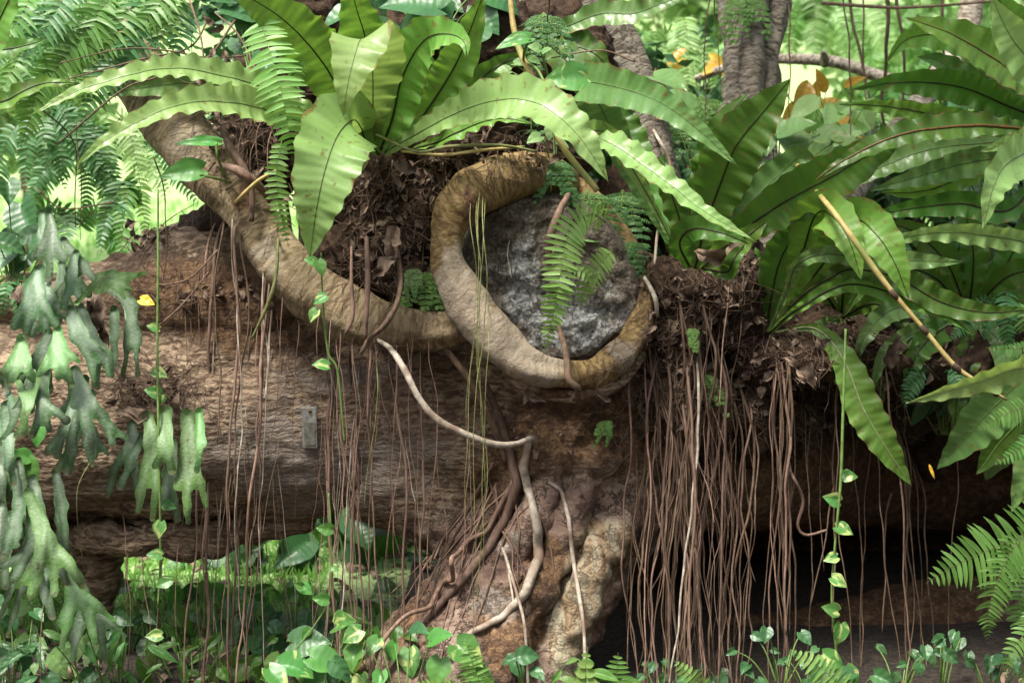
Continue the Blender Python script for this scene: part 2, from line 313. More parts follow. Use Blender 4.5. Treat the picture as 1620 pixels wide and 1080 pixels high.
def stag_mat(name, edge, mid, tr):
    m, n, l = mat(name); out = N(n, 'OutputMaterial'); uv = N(n, 'UVMap'); sp = N(n, 'SeparateXYZ'); l.new(uv.outputs[0], sp.inputs[0]); tc = N(n, 'TexCoord'); oi = N(n, 'ObjectInfo')
    a1 = N(n, 'TexNoise', i_Scale=11.0, i_Detail=4.0); a2 = N(n, 'TexNoise', i_Scale=95.0, i_Detail=4.0); l.new(tc.outputs['Object'], a1.inputs['Vector']); l.new(tc.outputs['Object'], a2.inputs['Vector'])
    f = mth(n, l, 'ADD', sp.outputs[0], mth(n, l, 'MULTIPLY', mth(n, l, 'SUBTRACT', a1.outputs[0], .5), 1.6)); r = ramp(n, [(.15, (0, 0, 0)), (.8, (1, 1, 1))]); l.new(f, r.inputs[0])
    col = mix(n, l, r.outputs[0], edge, mid)
    col = mix(n, l, mth(n, l, 'MULTIPLY', a2.outputs[0], .45), col, tuple(x * .45 for x in edge))
    rt_ = ramp(n, [(.95, (0, 0, 0)), (1.0, (1, 1, 1))]); l.new(mth(n, l, 'ADD', sp.outputs[1], mth(n, l, 'MULTIPLY', mth(n, l, 'SUBTRACT', a2.outputs[0], .5), .2)), rt_.inputs[0])
    col = mix(n, l, mth(n, l, 'MULTIPLY', rt_.outputs[0], .6), col, (.09, .07, .03))
    b_ = ramp(n, [(.66, (0, 0, 0)), (.72, (1, 1, 1))]); a3 = N(n, 'TexNoise', i_Scale=34.0, i_Detail=3.0); l.new(tc.outputs['Object'], a3.inputs['Vector']); l.new(a3.outputs[0], b_.inputs[0]); col = mix(n, l, mth(n, l, 'MULTIPLY', b_.outputs[0], .7), col, (.09, .065, .03))
    hs = N(n, 'HueSaturation'); l.new(col, hs.inputs['Color']); l.new(mth(n, l, 'ADD', .8, mth(n, l, 'MULTIPLY', oi.outputs['Random'], .4)), hs.inputs['Value']); l.new(mth(n, l, 'ADD', .48, mth(n, l, 'MULTIPLY', oi.outputs['Random'], .03)), hs.inputs['Hue'])
    bp = N(n, 'Bump', i_Strength=.5, i_Distance=.006); l.new(mth(n, l, 'ADD', mth(n, l, 'MULTIPLY', a1.outputs[0], 2.0), a2.outputs[0]), bp.inputs['Height'])
    p = N(n, 'BsdfPrincipled'); l.new(hs.outputs[0], p.inputs['Base Color']); p.inputs['Roughness'].default_value = .5; p.inputs['Sheen Weight'].default_value = .25; l.new(bp.outputs[0], p.inputs['Normal'])
    t = N(n, 'BsdfTranslucent'); l.new(hs.outputs[0], t.inputs[0]); ms = N(n, 'MixShader'); ms.inputs[0].default_value = tr; l.new(p.outputs[0], ms.inputs[1]); l.new(t.outputs[0], ms.inputs[2]); l.new(ms.outputs[0], out.inputs[0]); return m
M['stag'] = stag_mat('staghorn', (0.055, 0.135, 0.04), (0.175, 0.245, 0.16), .12)
M['staglight'] = stag_mat('staghorn_light', (0.10, 0.24, 0.05), (0.2, 0.34, 0.15), .18)
M['pothos'] = leaf_mat('pothos', (0.07, 0.21, 0.04), (0.11, 0.28, 0.06), tr=0.28, vein=45, veinc=0.012, bump=.12, rough=0.4, spot=0.0)
M['pothosvar'] = leaf_mat('pothos_variegated', (0.06, 0.19, 0.04), (0.10, 0.26, 0.06), tr=0.28, vein=45, veinc=0.012, bump=.12, rough=0.4, spot=0.05, spotc=(0.42, 0.5, 0.17))
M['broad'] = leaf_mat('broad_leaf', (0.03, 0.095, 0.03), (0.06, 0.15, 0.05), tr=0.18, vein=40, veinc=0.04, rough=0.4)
M['shrub'] = leaf_mat('shrub_leaf', (0.16, 0.3, 0.09), (0.3, 0.46, 0.19), tr=0.4, vein=40, veinc=0.02, rough=0.42)
M['shrublight'] = leaf_mat('shrub_leaf_light', (0.28, 0.46, 0.17), (0.42, 0.6, 0.28), tr=0.45, vein=40, veinc=0.02, rough=0.45)
M['croton'] = leaf_mat('croton_leaf', (0.42, 0.22, 0.03), (0.6, 0.4, 0.06), tr=0.4, vein=40, veinc=0.05, rough=0.35, trc=(0.7, 0.4, 0.05))
M['yellow'] = leaf_mat('yellow_leaf', (0.75, 0.45, 0.03), (0.85, 0.58, 0.07), tr=0.3, vein=40, veinc=0.02, rough=0.4, trc=(0.8, 0.5, 0.05))
M['grass'] = leaf_mat('grass_blade', (0.16, 0.36, 0.07), (0.28, 0.5, 0.12), tr=0.4, vein=5, veinc=0.0, rough=0.5)

# ---------------------------------------------------------------- plant builders
def blade(mb, pts, width, roll=0.0, keel=0.25, wave=0.017, lam=0.075, w0=0.25, wt=None, n=None, seed=0, rib=None, ribr=0.0028, peak=0.5, tippow=1.8, N0=None, nw=5, edge=0.05):
    """strap leaf. pts: world points. width: full width in m. N0: face direction (default to the viewer's side, -Y)"""
    rnd = random.Random(seed)
    q0, L = spline(pts, 30); n = n or max(10, min(110, int(L / 0.011)))
    q, L = spline(pts, n); V = [Vector(a[:3]) for a in q]
    T = [(V[min(n - 1, i + 1)] - V[max(0, i - 1)]).normalized() for i in range(n)]
    face = N0 or Vector((0, -1, 0.12)).normalized()
    prevS = None; vs = []; uv = []; fs = []; ph = [rnd.uniform(0, 6.28), rnd.uniform(0, 6.28)]
    ribp = []; Sl = []
    for i in range(n):
        S = T[i].cross(face)
        if S.length < 0.25 and prevS is not None: S = prevS.copy() + S * 0.3
        S = (S - T[i] * S.dot(T[i])).normalized()
        if prevS is not None:
            if S.dot(prevS) < 0: S = -S
            S = (prevS * 0.72 + S * 0.28); S = (S - T[i] * S.dot(T[i])).normalized()
        prevS = S; Sl.append(S)
    for i in range(n):
        t = i / (n - 1); S = Sl[i]; Nn = S.cross(T[i]).normalized()
        if Nn.dot(face) < 0: Nn = -Nn
        rr = (roll(t) if callable(roll) else roll)
        S2 = S * math.cos(rr) + Nn * math.sin(rr); N2 = Nn * math.cos(rr) - S * math.sin(rr)
        a = w0 + (1 - w0) * sm(0, peak, t)
        x = max(0, (t - peak) / (1 - peak)); b = max(0.0, 1 - x ** tippow)
        W = width * 0.5 * a * (b if x > 0 else 1)
        if wt: W = width * 0.5 * wt(t)
        s_ = L * t; k2 = 6.28 / lam
        for j in range(-nw, nw + 1):
            u = j / nw; side = 0 if j < 0 else 1; au = abs(u)
            pp = ph[side] + 4.2 * noise.noise(Vector((s_ * 5, seed * 3.1 + side * 7, 0)))
            amp = wave * min(1, W / (width * 0.5 + 1e-6) * 1.3) * (0.7 + 1.3 * noise.noise(Vector((s_ * 9, side * 9 + seed, 3))))
            ru = amp * au ** 1.7 * math.sin(s_ * k2 + pp)
            ed = 1 + edge * (au ** 3) * math.sin(s_ * k2 + pp + 1.1) + 0.05 * au ** 2 * noise.noise(Vector((s_ * 45, side, seed)))
            wob = 0.006 * noise.noise(Vector((s_ * 12, u * 0.6, seed)))
            p = V[i] + S2 * (u * W * math.cos(keel * 1) * ed) + N2 * (math.sin(keel) * au ** 1.3 * W + ru + wob * min(1, t * 4))
            vs.append(p); uv.append((u, s_ + 0.37 * seed))
        ribp.append((*(V[i] + N2 * (0.006 * noise.noise(Vector((s_ * 12, 0, seed))) * min(1, t * 4) + ribr * .35)), ribr * (1.3 - 1.05 * t)))
    m = 2 * nw + 1
    for i in range(n - 1):
        for j in range(m - 1):
            a = i * m + j; fs.append((a, a + 1, a + 1 + m, a + m))
    mb.add(vs, fs, uv)
    if rib is not None:
        step = 2; tube(rib, ribp[::step] + [ribp[-1]], seg=6, n=n)

def frond_part(parent, pts, wpx, mat, ribmat='darkrib', label=None, name='frond', ribr=0.0038, **k):
    "pts: (px,py,Y)"
    W = wpx * mpp(sum(p[2] for p in pts) / len(pts))
    mb = MB(); rb = MB()
    blade(mb, [tuple(at(*p)) for p in pts], W, rib=rb, ribr=ribr, **k)
    o = mb.build(name, M[mat], parent); r = rb.build('midrib', M[ribmat], o if parent is None else parent)
    if parent is not None: r.parent = o; r.matrix_parent_inverse = Matrix.Identity(4); o.location = (0, 0, 0)
    else:
        for vtx in r.data.vertices: pass
    if label: o['label'] = label
    return o

def sword(mb, pts, wpx, spacing=0.016, seed=0, roll=0.0, droop=0.25, n0=0.75, fwd=0.2, pw=0.42, gaps=0.03, keel=0.15, world=False):
    "feather fern frond: mats 0 leaflet, 1 stalk"
    rnd = random.Random(seed)
    P = pts if world else [tuple(at(*p)) for p in pts]
    Ym = sum(p[1] for p in P) / len(P)
    W = wpx * mpp(Ym) * 0.5
    q, L = spline(P, 60); n = max(8, int(L / spacing)); q, L = spline(P, n)
    V = [Vector(a[:3]) for a in q]
    T = [(V[min(n - 1, i + 1)] - V[max(0, i - 1)]).normalized() for i in range(n)]
    face = Vector((rnd.uniform(-.25, .25), -1, rnd.uniform(0, .5))).normalized(); prev = None
    for i in range(1, n):
        t = i / (n - 1)
        S = T[i].cross(face)
        if S.length < 0.25 and prev is not None: S = prev.copy()
        S = (S - T[i] * S.dot(T[i])).normalized()
        if prev is not None:
            if S.dot(prev) < 0: S = -S
            S = (prev * .6 + S * .4).normalized()
        prev = S; Nn = S.cross(T[i]).normalized()
        if Nn.dot(face) < 0: Nn = -Nn
        c, s_ = math.cos(roll), math.sin(roll); S2 = S * c + Nn * s_; N2 = Nn * c - S * s_
        prof = (n0 + (1 - n0) * sm(0, .35, t)) * (1 - max(0, (t - .45) / .55) ** 1.6) + 0.02
        for sd in (-1, 1):
            if rnd.random() < gaps: continue
            ln = W * prof * rnd.uniform(.9, 1.07); wd = min(spacing * 0.43, ln * pw) * (0.6 + .4 * min(1, ln / W * 1.5))
            D = (S2 * sd + T[i] * (fwd + rnd.uniform(-.1, .1)) + N2 * rnd.uniform(-.15, .25)).normalized()
            X = (T[i] - D * T[i].dot(D)).normalized(); Z = D.cross(X)
            if Z.dot(N2) < 0: Z = -Z
            X = (X + Z * rnd.uniform(-.35, .35)).normalized()
            vs = []; uv = []; K = 4
            prf = (0.85, 1.0, 0.95, 0.68, 0.06)
            for k in range(K + 1):
                a = k / K; p = V[i] + D * (ln * a) + Vector((0, 0, -1)) * (droop * ln * a * a) + T[i] * (0.12 * ln * a * a)
                h = wd * prf[k]
                vs += [p - X * h + Z * h * .25, p, p + X * h + Z * h * .25]; uv += [(-1, a * ln), (0, a * ln), (1, a * ln)]
            fs = []
            for k in range(K):
                a = 3 * k; fs += [(a, a + 1, a + 4, a + 3), (a + 1, a + 2, a + 5, a + 4)]
            mb.cur = 0; mb.add(vs, fs, uv)
    mb.cur = 1; tube(mb, [(*V[i], 0.0022 * (1.2 - .9 * i / (n - 1))) for i in range(0, n, max(1, n // 20))], seg=4, n=max(6, n // 2)); mb.cur = 0

def heart(mb, p, tipdir, nrm, L, seed=0, wid=0.85, cup=0.15, narrow=False):
    rnd = random.Random(seed); T = tipdir.normalized(); Nn = (nrm - T * nrm.dot(T)).normalized(); S = T.cross(Nn)
    K = 12; nw = 4; vs = []; uv = []; fs = []
    for i in range(K + 1):
        t = i / K
        if narrow: hw = math.sin(math.pi * min(1, t ** .8)) ** .9 * wid * .5
        else: hw = wid * .5 * (math.sqrt(max(0, 1 - ((t - .3) / .33) ** 2)) if t < .3 else max(0, 1 - ((t - .3) / .7) ** 1.45))
        if not narrow: hw = max(hw, 0.5 * wid * (.42 if t < .02 else 0))
        for j in range(-nw, nw + 1):
            u = j / nw
            back = (0.16 * math.exp(-((t) / .12) ** 2) * (abs(u) ** .8) if not narrow else 0)
            pt = p + T * (L * (t - back - .02)) + S * (u * hw * L) + Nn * (L * (cup * abs(u) * hw * 2 - 0.28 * (t - .3) ** 2 + .03 * noise.noise(Vector((t * 4, u * 2, seed)))))
            vs.append(pt); uv.append((u, t * L))
    m = 2 * nw + 1
    for i in range(K):
        for j in range(m - 1):
            a = i * m + j; fs.append((a, a + 1, a + 1 + m, a + m))
    mb.add(vs, fs, uv)

def dist_seg(X, Yy, a, b, ra, rb):
    ax, ay = a; bx, by = b; dx, dy = bx - ax, by - ay; LL = dx * dx + dy * dy + 1e-9
    t = np.clip(((X - ax) * dx + (Yy - ay) * dy) / LL, 0, 1)
    return np.hypot(X - ax - t * dx, Yy - ay - t * dy) - (ra + (rb - ra) * t)

def sheet(mb, segs, base, Y0, h=2.4, out=0.08, sag=0.0, seed=0, bulge=0.07, kk=2.2):
    "smooth lobed leaf from round-cone segments in photo pixels, given depth relief in metres"
    segs = [(s[0], s[1], max(5, s[2] * .86), s[3] * (.68 if k_ == 0 else .74)) for k_, s in enumerate(segs)]
    xs = [p for s in segs for p in (s[0][0], s[1][0])]; ys = [p for s in segs for p in (s[0][1], s[1][1])]; rm = max(max(s[2], s[3]) for s in segs) + 6
    gx = np.arange(min(xs) - rm, max(xs) + rm, h); gy = np.arange(min(ys) - rm, max(ys) + rm, h)
    X, Yy = np.meshgrid(gx, gy)
    def sdf(X, Yy):
        e = sum(np.exp(-np.clip(dist_seg(X, Yy, *s) / kk, -30, 30)) for s in segs); return -kk * np.log(e + 1e-12)
    D = sdf(X, Yy)
    rn = random.Random(seed); fx, fy, px_, py_ = rn.uniform(.05, .09), rn.uniform(.05, .09), rn.uniform(0, 6), rn.uniform(0, 6)
    D = D + 1.4 * np.sin(X * fx * 2 + px_ + Yy * .07) * np.sin(Yy * fy * 2 + py_)
    for _ in range(3):   # pull the rim vertices to the outline
        gyy, gxx = np.gradient(D, h); g = np.maximum(np.hypot(gxx, gyy), .8)
        band = (D > 0) & (D < h * 1.5)
        if _ == 0: X2, Y2 = X.copy(), Yy.copy(); X2[band] -= (gxx / g ** 2 * D)[band]; Y2[band] -= (gyy / g ** 2 * D)[band]
    inside = (D <= h * 1.05)
    dm = max(math.hypot(a - base[0], b - base[1]) for a, b in zip(xs, ys)) + 1e-6
    idx = -np.ones(D.shape, int); vs = []; uv = []
    m = mpp(Y0)
    cells = inside[:-1, :-1] & inside[1:, :-1] & inside[:-1, 1:] & inside[1:, 1:]
    need = np.zeros(D.shape, bool)
    for a, b in ((0, 0), (1, 0), (0, 1), (1, 1)): need[a:a + cells.shape[0], b:b + cells.shape[1]] |= cells
    for i, j in zip(*np.nonzero(need)):
        x, y = X2[i, j], Y2[i, j]; t = math.hypot(x - base[0], y - base[1]) / dm
        dep = Y0 - out * math.sin(min(1, t) * 2.2) + sag * t * t + bulge * m * max(min(D[i, j], 0), -9) + 0.03 * noise.noise(Vector((x * .03, y * .018, seed * 5.3))) + .006 * noise.noise(Vector((x * .09, y * .03, seed * 2.3)))
        idx[i, j] = len(vs); vs.append(at(x, y, dep)); uv.append((min(1, max(0, -D[i, j]) / 9), t))
    fs = [(idx[i, j], idx[i, j + 1], idx[i + 1, j + 1], idx[i + 1, j]) for i, j in zip(*np.nonzero(cells))]
    mb.add(vs, fs, uv)

def remeshed(name, mb, voxel, mats, parent, disp, zonef=None, smooth_it=3):
    me = bpy.data.meshes.new('tmp'); me.from_pydata([tuple(v) for v in mb.v], [], mb.f); o = bpy.data.objects.new('tmp', me); C.objects.link(o)
    md = o.modifiers.new('r', 'REMESH'); md.mode = 'VOXEL'; md.voxel_size = voxel
    ms = o.modifiers.new('s', 'SMOOTH'); ms.iterations = smooth_it; ms.factor = 0.5
    dg = bpy.context.evaluated_depsgraph_get(); e = o.evaluated_get(dg)
    m2 = bpy.data.meshes.new_from_object(e); bpy.data.objects.remove(o); m2.name = name
    nv = len(m2.vertices); co = np.zeros(nv * 3); m2.vertices.foreach_get('co', co); co = co.reshape(-1, 3)
    nr = np.zeros(nv * 3); m2.vertices.foreach_get('normal', nr); nr = nr.reshape(-1, 3)
    d = np.array([disp(Vector(c)) for c in co]); co = co + nr * d[:, None]
    m2.vertices.foreach_set('co', co.ravel())
    if zonef:
        at_ = m2.attributes.new('zone', 'FLOAT_COLOR', 'POINT'); z = np.array([zonef(Vector(c)) for c in co], dtype=np.float32)
        at_.data.foreach_set('color', z.ravel())
    m2.materials.clear()
    for m in (mats if isinstance(mats, (list, tuple)) else [mats]): m2.materials.append(m)
    m2.polygons.foreach_set('use_smooth', [True] * len(m2.polygons)); m2.update()
    ob = bpy.data.objects.new(name, m2); C.objects.link(ob)
    if parent is not None:
        ob.parent = parent; ob.location = -parent.location
    bvh = BVHTree.FromPolygons([tuple(c) for c in co], [tuple(p.vertices) for p in m2.polygons])
    return ob, bvh
def blob(mb, px, py, Y, rx, ry, rz):
    "ellipsoid, radii in metres"
    c = at(px, py, Y); vs = []; fs = []; nU, nV = 16, 10
    for i in range(1, nV):
        for k in range(nU):
            a = math.pi * i / nV; b = 2 * math.pi * k / nU
            vs.append(c + Vector((rx * math.sin(a) * math.cos(b), ry * math.sin(a) * math.sin(b), rz * math.cos(a))))
    top = len(vs); vs += [c + Vector((0, 0, rz)), c - Vector((0, 0, rz))]
    for i in range(nV - 2):
        for k in range(nU):
            a = i * nU + k; b = i * nU + (k + 1) % nU; fs.append((a, a + nU, b + nU, b))
    for k in range(nU):
        fs.append((top, k, (k + 1) % nU)); o = (nV - 2) * nU; fs.append((top + 1, o + (k + 1) % nU, o + k))
    mb.add(vs, fs)
BV = []
def surf(px, py, off=0.0, dflt=5.9, which=None):
    "point of the front surface seen at a pixel"
    d = (at(px, py, 5.0) - CAM).normalized(); best = None
    for b in (which or BV):
        h = b.ray_cast(CAM, d, 12)
        if h[0] is not None and (best is None or h[3] < best[3]): best = h
    if best is None: return at(px, py, dflt)
    return best[0] - d * off
ORD = ['first', 'second', 'third', 'fourth', 'fifth', 'sixth', 'seventh', 'eighth', 'ninth', 'tenth', 'eleventh', 'twelfth', 'thirteenth', 'fourteenth', 'fifteenth', 'sixteenth', 'seventeenth', 'eighteenth', 'nineteenth', 'twentieth']
TENS = {20: ('twentieth', 'twenty'), 30: ('thirtieth', 'thirty'), 40: ('fortieth', 'forty'), 50: ('fiftieth', 'fifty'), 60: ('sixtieth', 'sixty'), 70: ('seventieth', 'seventy')}
def ordn(i):
    if i < 20: return ORD[i]
    i += 1; t = i // 10 * 10
    return TENS[t][0] if i == t else TENS[t][1] + '-' + ORD[i - t - 1]
# ================================================================= GROUND
def ground_z(x, y):
    z = 0.02 * noise.noise(Vector((x * 1.3, y * 1.3, 0))) + 0.05 * noise.noise(Vector((x * .4, y * .4, 4)))
    if y > 11: z += 0.13 * (y - 11)
    if y < -1.5: z += 7.0 * sm(-1.5, -9, y)        # unseen bank added at the viewer's back to block low sky light
    return z
gm = MB(); NX, NY = 90, 120
for j in range(NY):
    y = -14 + 104 * (j / (NY - 1)) ** 1.5
    for i in range(NX):
        t = i / (NX - 1) * 2 - 1; x = (16 + abs(y) * 0.8) * (t * abs(t) * .6 + t * .4)
        gm.v.append(Vector((x, y, ground_z(x, y)))); gm.uv.append((x, y))
for j in range(NY - 1):
    for i in range(NX - 1):
        a = j * NX + i; gm.f.append((a, a + 1, a + 1 + NX, a + NX)); gm.mi.append(0)
m, n, l = mat('lawn_ground'); out = N(n, 'OutputMaterial'); tc = N(n, 'TexCoord'); geo = N(n, 'NewGeometry')
a = N(n, 'TexNoise', i_Scale=1.6, i_Detail=6.0); b = N(n, 'TexNoise', i_Scale=45.0, i_Detail=4.0); l.new(geo.outputs['Position'], a.inputs['Vector']); l.new(geo.outputs['Position'], b.inputs['Vector'])
r1 = ramp(n, [(0.3, (0.2, 0.36, 0.1)), (0.5, (0.36, 0.52, 0.2)), (0.7, (0.5, 0.62, 0.32))]); l.new(b.outputs[0], r1.inputs[0])
r2 = ramp(n, [(0.35, (0.012, 0.009, 0.007)), (0.65, (0.05, 0.034, 0.022))]); l.new(b.outputs[0], r2.inputs[0])
sp = N(n, 'SeparateXYZ'); l.new(geo.outputs['Position'], sp.inputs[0])
f = mth(n, l, 'ADD', mth(n, l, 'MULTIPLY', mth(n, l, 'SUBTRACT', mth(n, l, 'SUBTRACT', sp.outputs[1], 6.6), mth(n, l, 'MULTIPLY', mth(n, l, 'GREATER_THAN', sp.outputs[0], -.5), 1.2)), 1.4), mth(n, l, 'MULTIPLY', mth(n, l, 'SUBTRACT', a.outputs[0], .5), 3.0))
f2 = mth(n, l, 'SUBTRACT', f, mth(n, l, 'MULTIPLY', mth(n, l, 'MAXIMUM', mth(n, l, 'ADD', sp.outputs[0], 0.4), 0.0), mth(n, l, 'LESS_THAN', sp.outputs[1], 9.4)))
cl = N(n, 'Clamp'); l.new(f2, cl.inputs[0])
bp = N(n, 'Bump', i_Strength=1.0, i_Distance=0.03); l.new(b.outputs[0], bp.inputs['Height'])
p = N(n, 'BsdfPrincipled'); l.new(mix(n, l, cl.outputs[0], r2.outputs[0], r1.outputs[0]), p.inputs['Base Color']); p.inputs['Roughness'].default_value = .9
l.new(bp.outputs[0], p.inputs['Normal']); l.new(p.outputs[0], out.inputs[0])
tag(gm.build('ground', m, recenter=False), kind='structure')

# ================================================================= THE OLD TREE
tree = thing('old_tree', (0, 6.4, 0), 'massive old tree with a horizontal trunk and an oval bark ring around a cut limb', 'tree')
mb = MB()
def T(pts, **k):
    k.setdefault('seg', 20); pxtube(mb, pts, **k)
def Tm(pts, seg=20, **k):
    "radii in metres"
    tube(mb, [(*at(p[0], p[1], p[2]), p[3]) for p in pts], seg=seg, **k)
Tm([(-400, 640, 6.6, .50), (-100, 645, 6.5, .48), (120, 640, 6.45, .47), (300, 640, 6.42, .47), (420, 645, 6.4, .45), (560, 645, 6.4, .39), (700, 655, 6.4, .36), (850, 680, 6.4, .38), (1000, 680, 6.4, .40)])
Tm([(100, 835, 6.5, .05), (180, 848, 6.25, .06), (300, 852, 6.22, .055), (400, 838, 6.25, .045), (480, 815, 6.3, .03)])
Tm([(840, 700, 6.06, .05), (800, 790, 6.08, .055), (735, 880, 6.12, .06), (665, 975, 6.0, .06), (590, 1070, 5.85, .06), (540, 1140, 5.8, .05)])
Tm([(880, 730, 6.02, .05), (845, 820, 6.0, .055), (785, 910, 5.96, .06), (715, 1010, 5.82, .06), (640, 1110, 5.7, .06)])
Tm([(930, 760, 6.0, .045), (890, 850, 5.96, .055), (850, 940, 5.86, .055), (790, 1040, 5.72, .055), (740, 1120, 5.64, .06)])
Tm([(1000, 800, 6.05, .04), (960, 860, 5.98, .045), (925, 940, 5.92, .045), (885, 1030, 5.85, .045), (850, 1110, 5.8, .05)])      # split lower lip
Tm([(0, 800, 6.5, .10), (60, 850, 6.5, .12), (150, 870, 6.5, .08), (158, 900, 6.5, .045), (157, 960, 6.5, .035), (156, 1000, 6.5, .025)])
blob(mb, 900, 690, 6.35, .42, .36, .36); blob(mb, 1010, 660, 6.4, .40, .38, .40)
blob(mb, 780, 640, 6.5, .36, .30, .34)
# leaning buttress, running down to the lower left
Tm([(1000, 710, 6.42, .38), (915, 800, 6.32, .32), (843, 900, 6.20, .27), (780, 985, 6.05, .275), (728, 1070, 5.92, .30), (640, 1190, 5.8, .32)])
Tm([(1090, 740, 6.4, .24), (1010, 800, 6.25, .18), (950, 870, 6.12, .14), (905, 945, 6.02, .12), (870, 1020, 5.95, .115), (840, 1100, 5.9, .13), (815, 1180, 5.85, .14)])
Tm([(620, 720, 6.35, .3), (720, 790, 6.3, .22), (790, 860, 6.2, .2)])
# trunk to the right, in the shade
Tm([(1000, 690, 6.45, .42), (1120, 690, 6.6, .38), (1230, 700, 7.0, .36), (1350, 710, 7.5, .38), (1500, 715, 7.7, .40), (1700, 710, 7.8, .44), (1950, 700, 7.8, .5)])
Tm([(1050, 620, 6.5, .3), (1200, 560, 6.75, .28), (1400, 540, 6.95, .28), (1700, 520, 7.1, .35)])
# deep roof and rear wall of the hollow
Tm([(930, 620, 7.2, .42), (1200, 620, 7.4, .45), (1500, 620, 7.6, .45), (1900, 620, 7.8, .5)])
Tm([(1000, 700, 7.9, .5), (1250, 700, 8.1, .5), (1600, 700, 8.2, .5), (2000, 700, 8.2, .6)])
Tm([(900, 850, 8.1, .4), (1250, 860, 8.3, .42), (1600, 860, 8.3, .42), (2000, 850, 8.2, .5)])
Tm([(900, 980, 8.1, .4), (1250, 1000, 8.3, .45), (1600, 1000, 8.3, .45), (2000, 1000, 8.2, .5)])
Tm([(930, 700, 7.2, .35), (930, 850, 7.6, .36), (920, 1000, 7.7, .4)])
Tm([(1900, 700, 6.9, .5), (1850, 900, 6.9, .45), (1830, 1100, 6.7, .5), (1830, 1250, 6.6, .5)])
Tm([(1900, 800, 7.5, .6), (1900, 1000, 7.5, .6), (1900, 1200, 7.5, .6)])
# log lying low in the hollow
Tm([(860, 1110, 6.7, .2), (1000, 1085, 6.72, .22), (1150, 1070, 6.75, .24), (1300, 1055, 6.8, .27), (1500, 1030, 6.9, .3), (1750, 1010, 7.0, .32), (1900, 1000, 7.0, .32)])
# support for stump, ring and fern
Tm([(860, 445, 7.2, .5), (862, 440, 6.5, .33), (866, 436, 6.02, .31)], seg=28)
for q_ in [(800, 640, 6.3, .16, .2, .12), (870, 655, 6.2, .14, .18, .10), (940, 640, 6.2, .16, .2, .12), (1010, 600, 6.2, .13, .2, .16), (1060, 640, 6.15, .15, .2, .2), (1110, 640, 6.2, .14, .2, .18), (1030, 720, 6.15, .12, .16, .1), (860, 720, 6.1, .14, .14, .09), (960, 720, 6.1, .12, .14, .08)]: blob(mb, *q_)
blob(mb, 1100, 520, 6.55, .3, .3, .3)
def dtr(p):
    x, y = pix(p); cr_ = 0.0
    if 60 < x < 440 and p.y < 6.5: cr_ = -.06 * math.exp(-((y + 8 * nz(p, 5) - crack(x)) / 7) ** 2) * sm(60, 120, x) * sm(440, 380, x)
    gn = g2(x, y, 950, 660, 230, 110) if p.y < 7 else 0
    cr_ += gn * (.05 * nz(p, 5.5) + .03 * nz(p, 13) - .05 * abs(nz(p + Vector((7, 0, 3)), 4))) - .03 * abs(nz(p + Vector((1, 5, 3)), 3.2)) + .022
    return cr_ + 0.035 * nz(p, 2.3) + 0.022 * nz(p + Vector((5, 0, 0)), 6) + 0.006 * nz(Vector((p.x * 9, p.y * 9, p.z * 26))) + 0.006 * nz(p, 42) + ((.035 * min(.45, noise.voronoi(p * 5.5)[0][1] - noise.voronoi(p * 5.5)[0][0]) + .02 * nz(p, 17) - .05 * g2(x, y, 875, 885, 30, 40) - .05 * g2(x, y, 840, 975, 22, 40) - .04 * g2(x, y, 690, 960, 30, 26)) * sm(770, 840, y) if x < 1060 and p.y < 6.8 else 0)
blob(mb, 330, 425, 6.46, .28, .25, .19); blob(mb, 300, 485, 6.38, .46, .3, .24); blob(mb, 410, 500, 6.36, .22, .26, .22); blob(mb, 180, 500, 6.4, .36, .28, .22); blob(mb, 60, 480, 6.4, .3, .25, .12); blob(mb, 360, 380, 6.45, .16, .15, .14)
def crack(x): return 818 + .03 * (x - 110) if x < 330 else 824.6 - .35 * (x - 330)
def g2(x, y, cx, cy, rx, ry): return math.exp(-((x - cx) / rx) ** 2 - ((y - cy) / ry) ** 2)
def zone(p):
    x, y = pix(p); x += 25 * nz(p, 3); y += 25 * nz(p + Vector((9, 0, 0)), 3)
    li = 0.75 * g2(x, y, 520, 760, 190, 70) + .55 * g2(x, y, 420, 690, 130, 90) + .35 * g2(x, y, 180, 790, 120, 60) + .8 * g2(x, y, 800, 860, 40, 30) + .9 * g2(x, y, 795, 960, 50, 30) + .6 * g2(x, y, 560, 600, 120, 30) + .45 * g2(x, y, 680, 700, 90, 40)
    so = .75 * g2(x, y, 300, 440, 190, 60) + 0.8 * g2(x, y, 420, 520, 180, 60) + .85 * g2(x, y, 1020, 640, 170, 90) + .6 * g2(x, y, 850, 700, 120, 60) + .55 * g2(x, y, 650, 960, 70, 120) + 1.0 * g2(x, y, 1350, 700, 300, 200) + 1. * g2(x, y, 878, 885, 32, 42) + .9 * g2(x, y, 838, 975, 24, 44) + .6 * g2(x, y, 790, 1000, 30, 90) + 1.0 * g2(x, y, 1250, 980, 350, 90) + .55 * g2(x, y, 750, 780, 60, 60)  # terms over the right trunk and low log darken them as painted shade
    if p.y > 6.9: so = 1  # deep parts all take this darker tone, shade painted into the hollow
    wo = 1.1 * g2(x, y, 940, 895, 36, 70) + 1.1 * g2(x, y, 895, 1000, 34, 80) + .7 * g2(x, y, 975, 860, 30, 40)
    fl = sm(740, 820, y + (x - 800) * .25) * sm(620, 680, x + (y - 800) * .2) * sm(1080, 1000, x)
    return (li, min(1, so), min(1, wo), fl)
trunk, bv = remeshed('trunk', mb, 0.0135, M['bark'], tree, dtr, zone); BV.append(bv); TR = [bv]

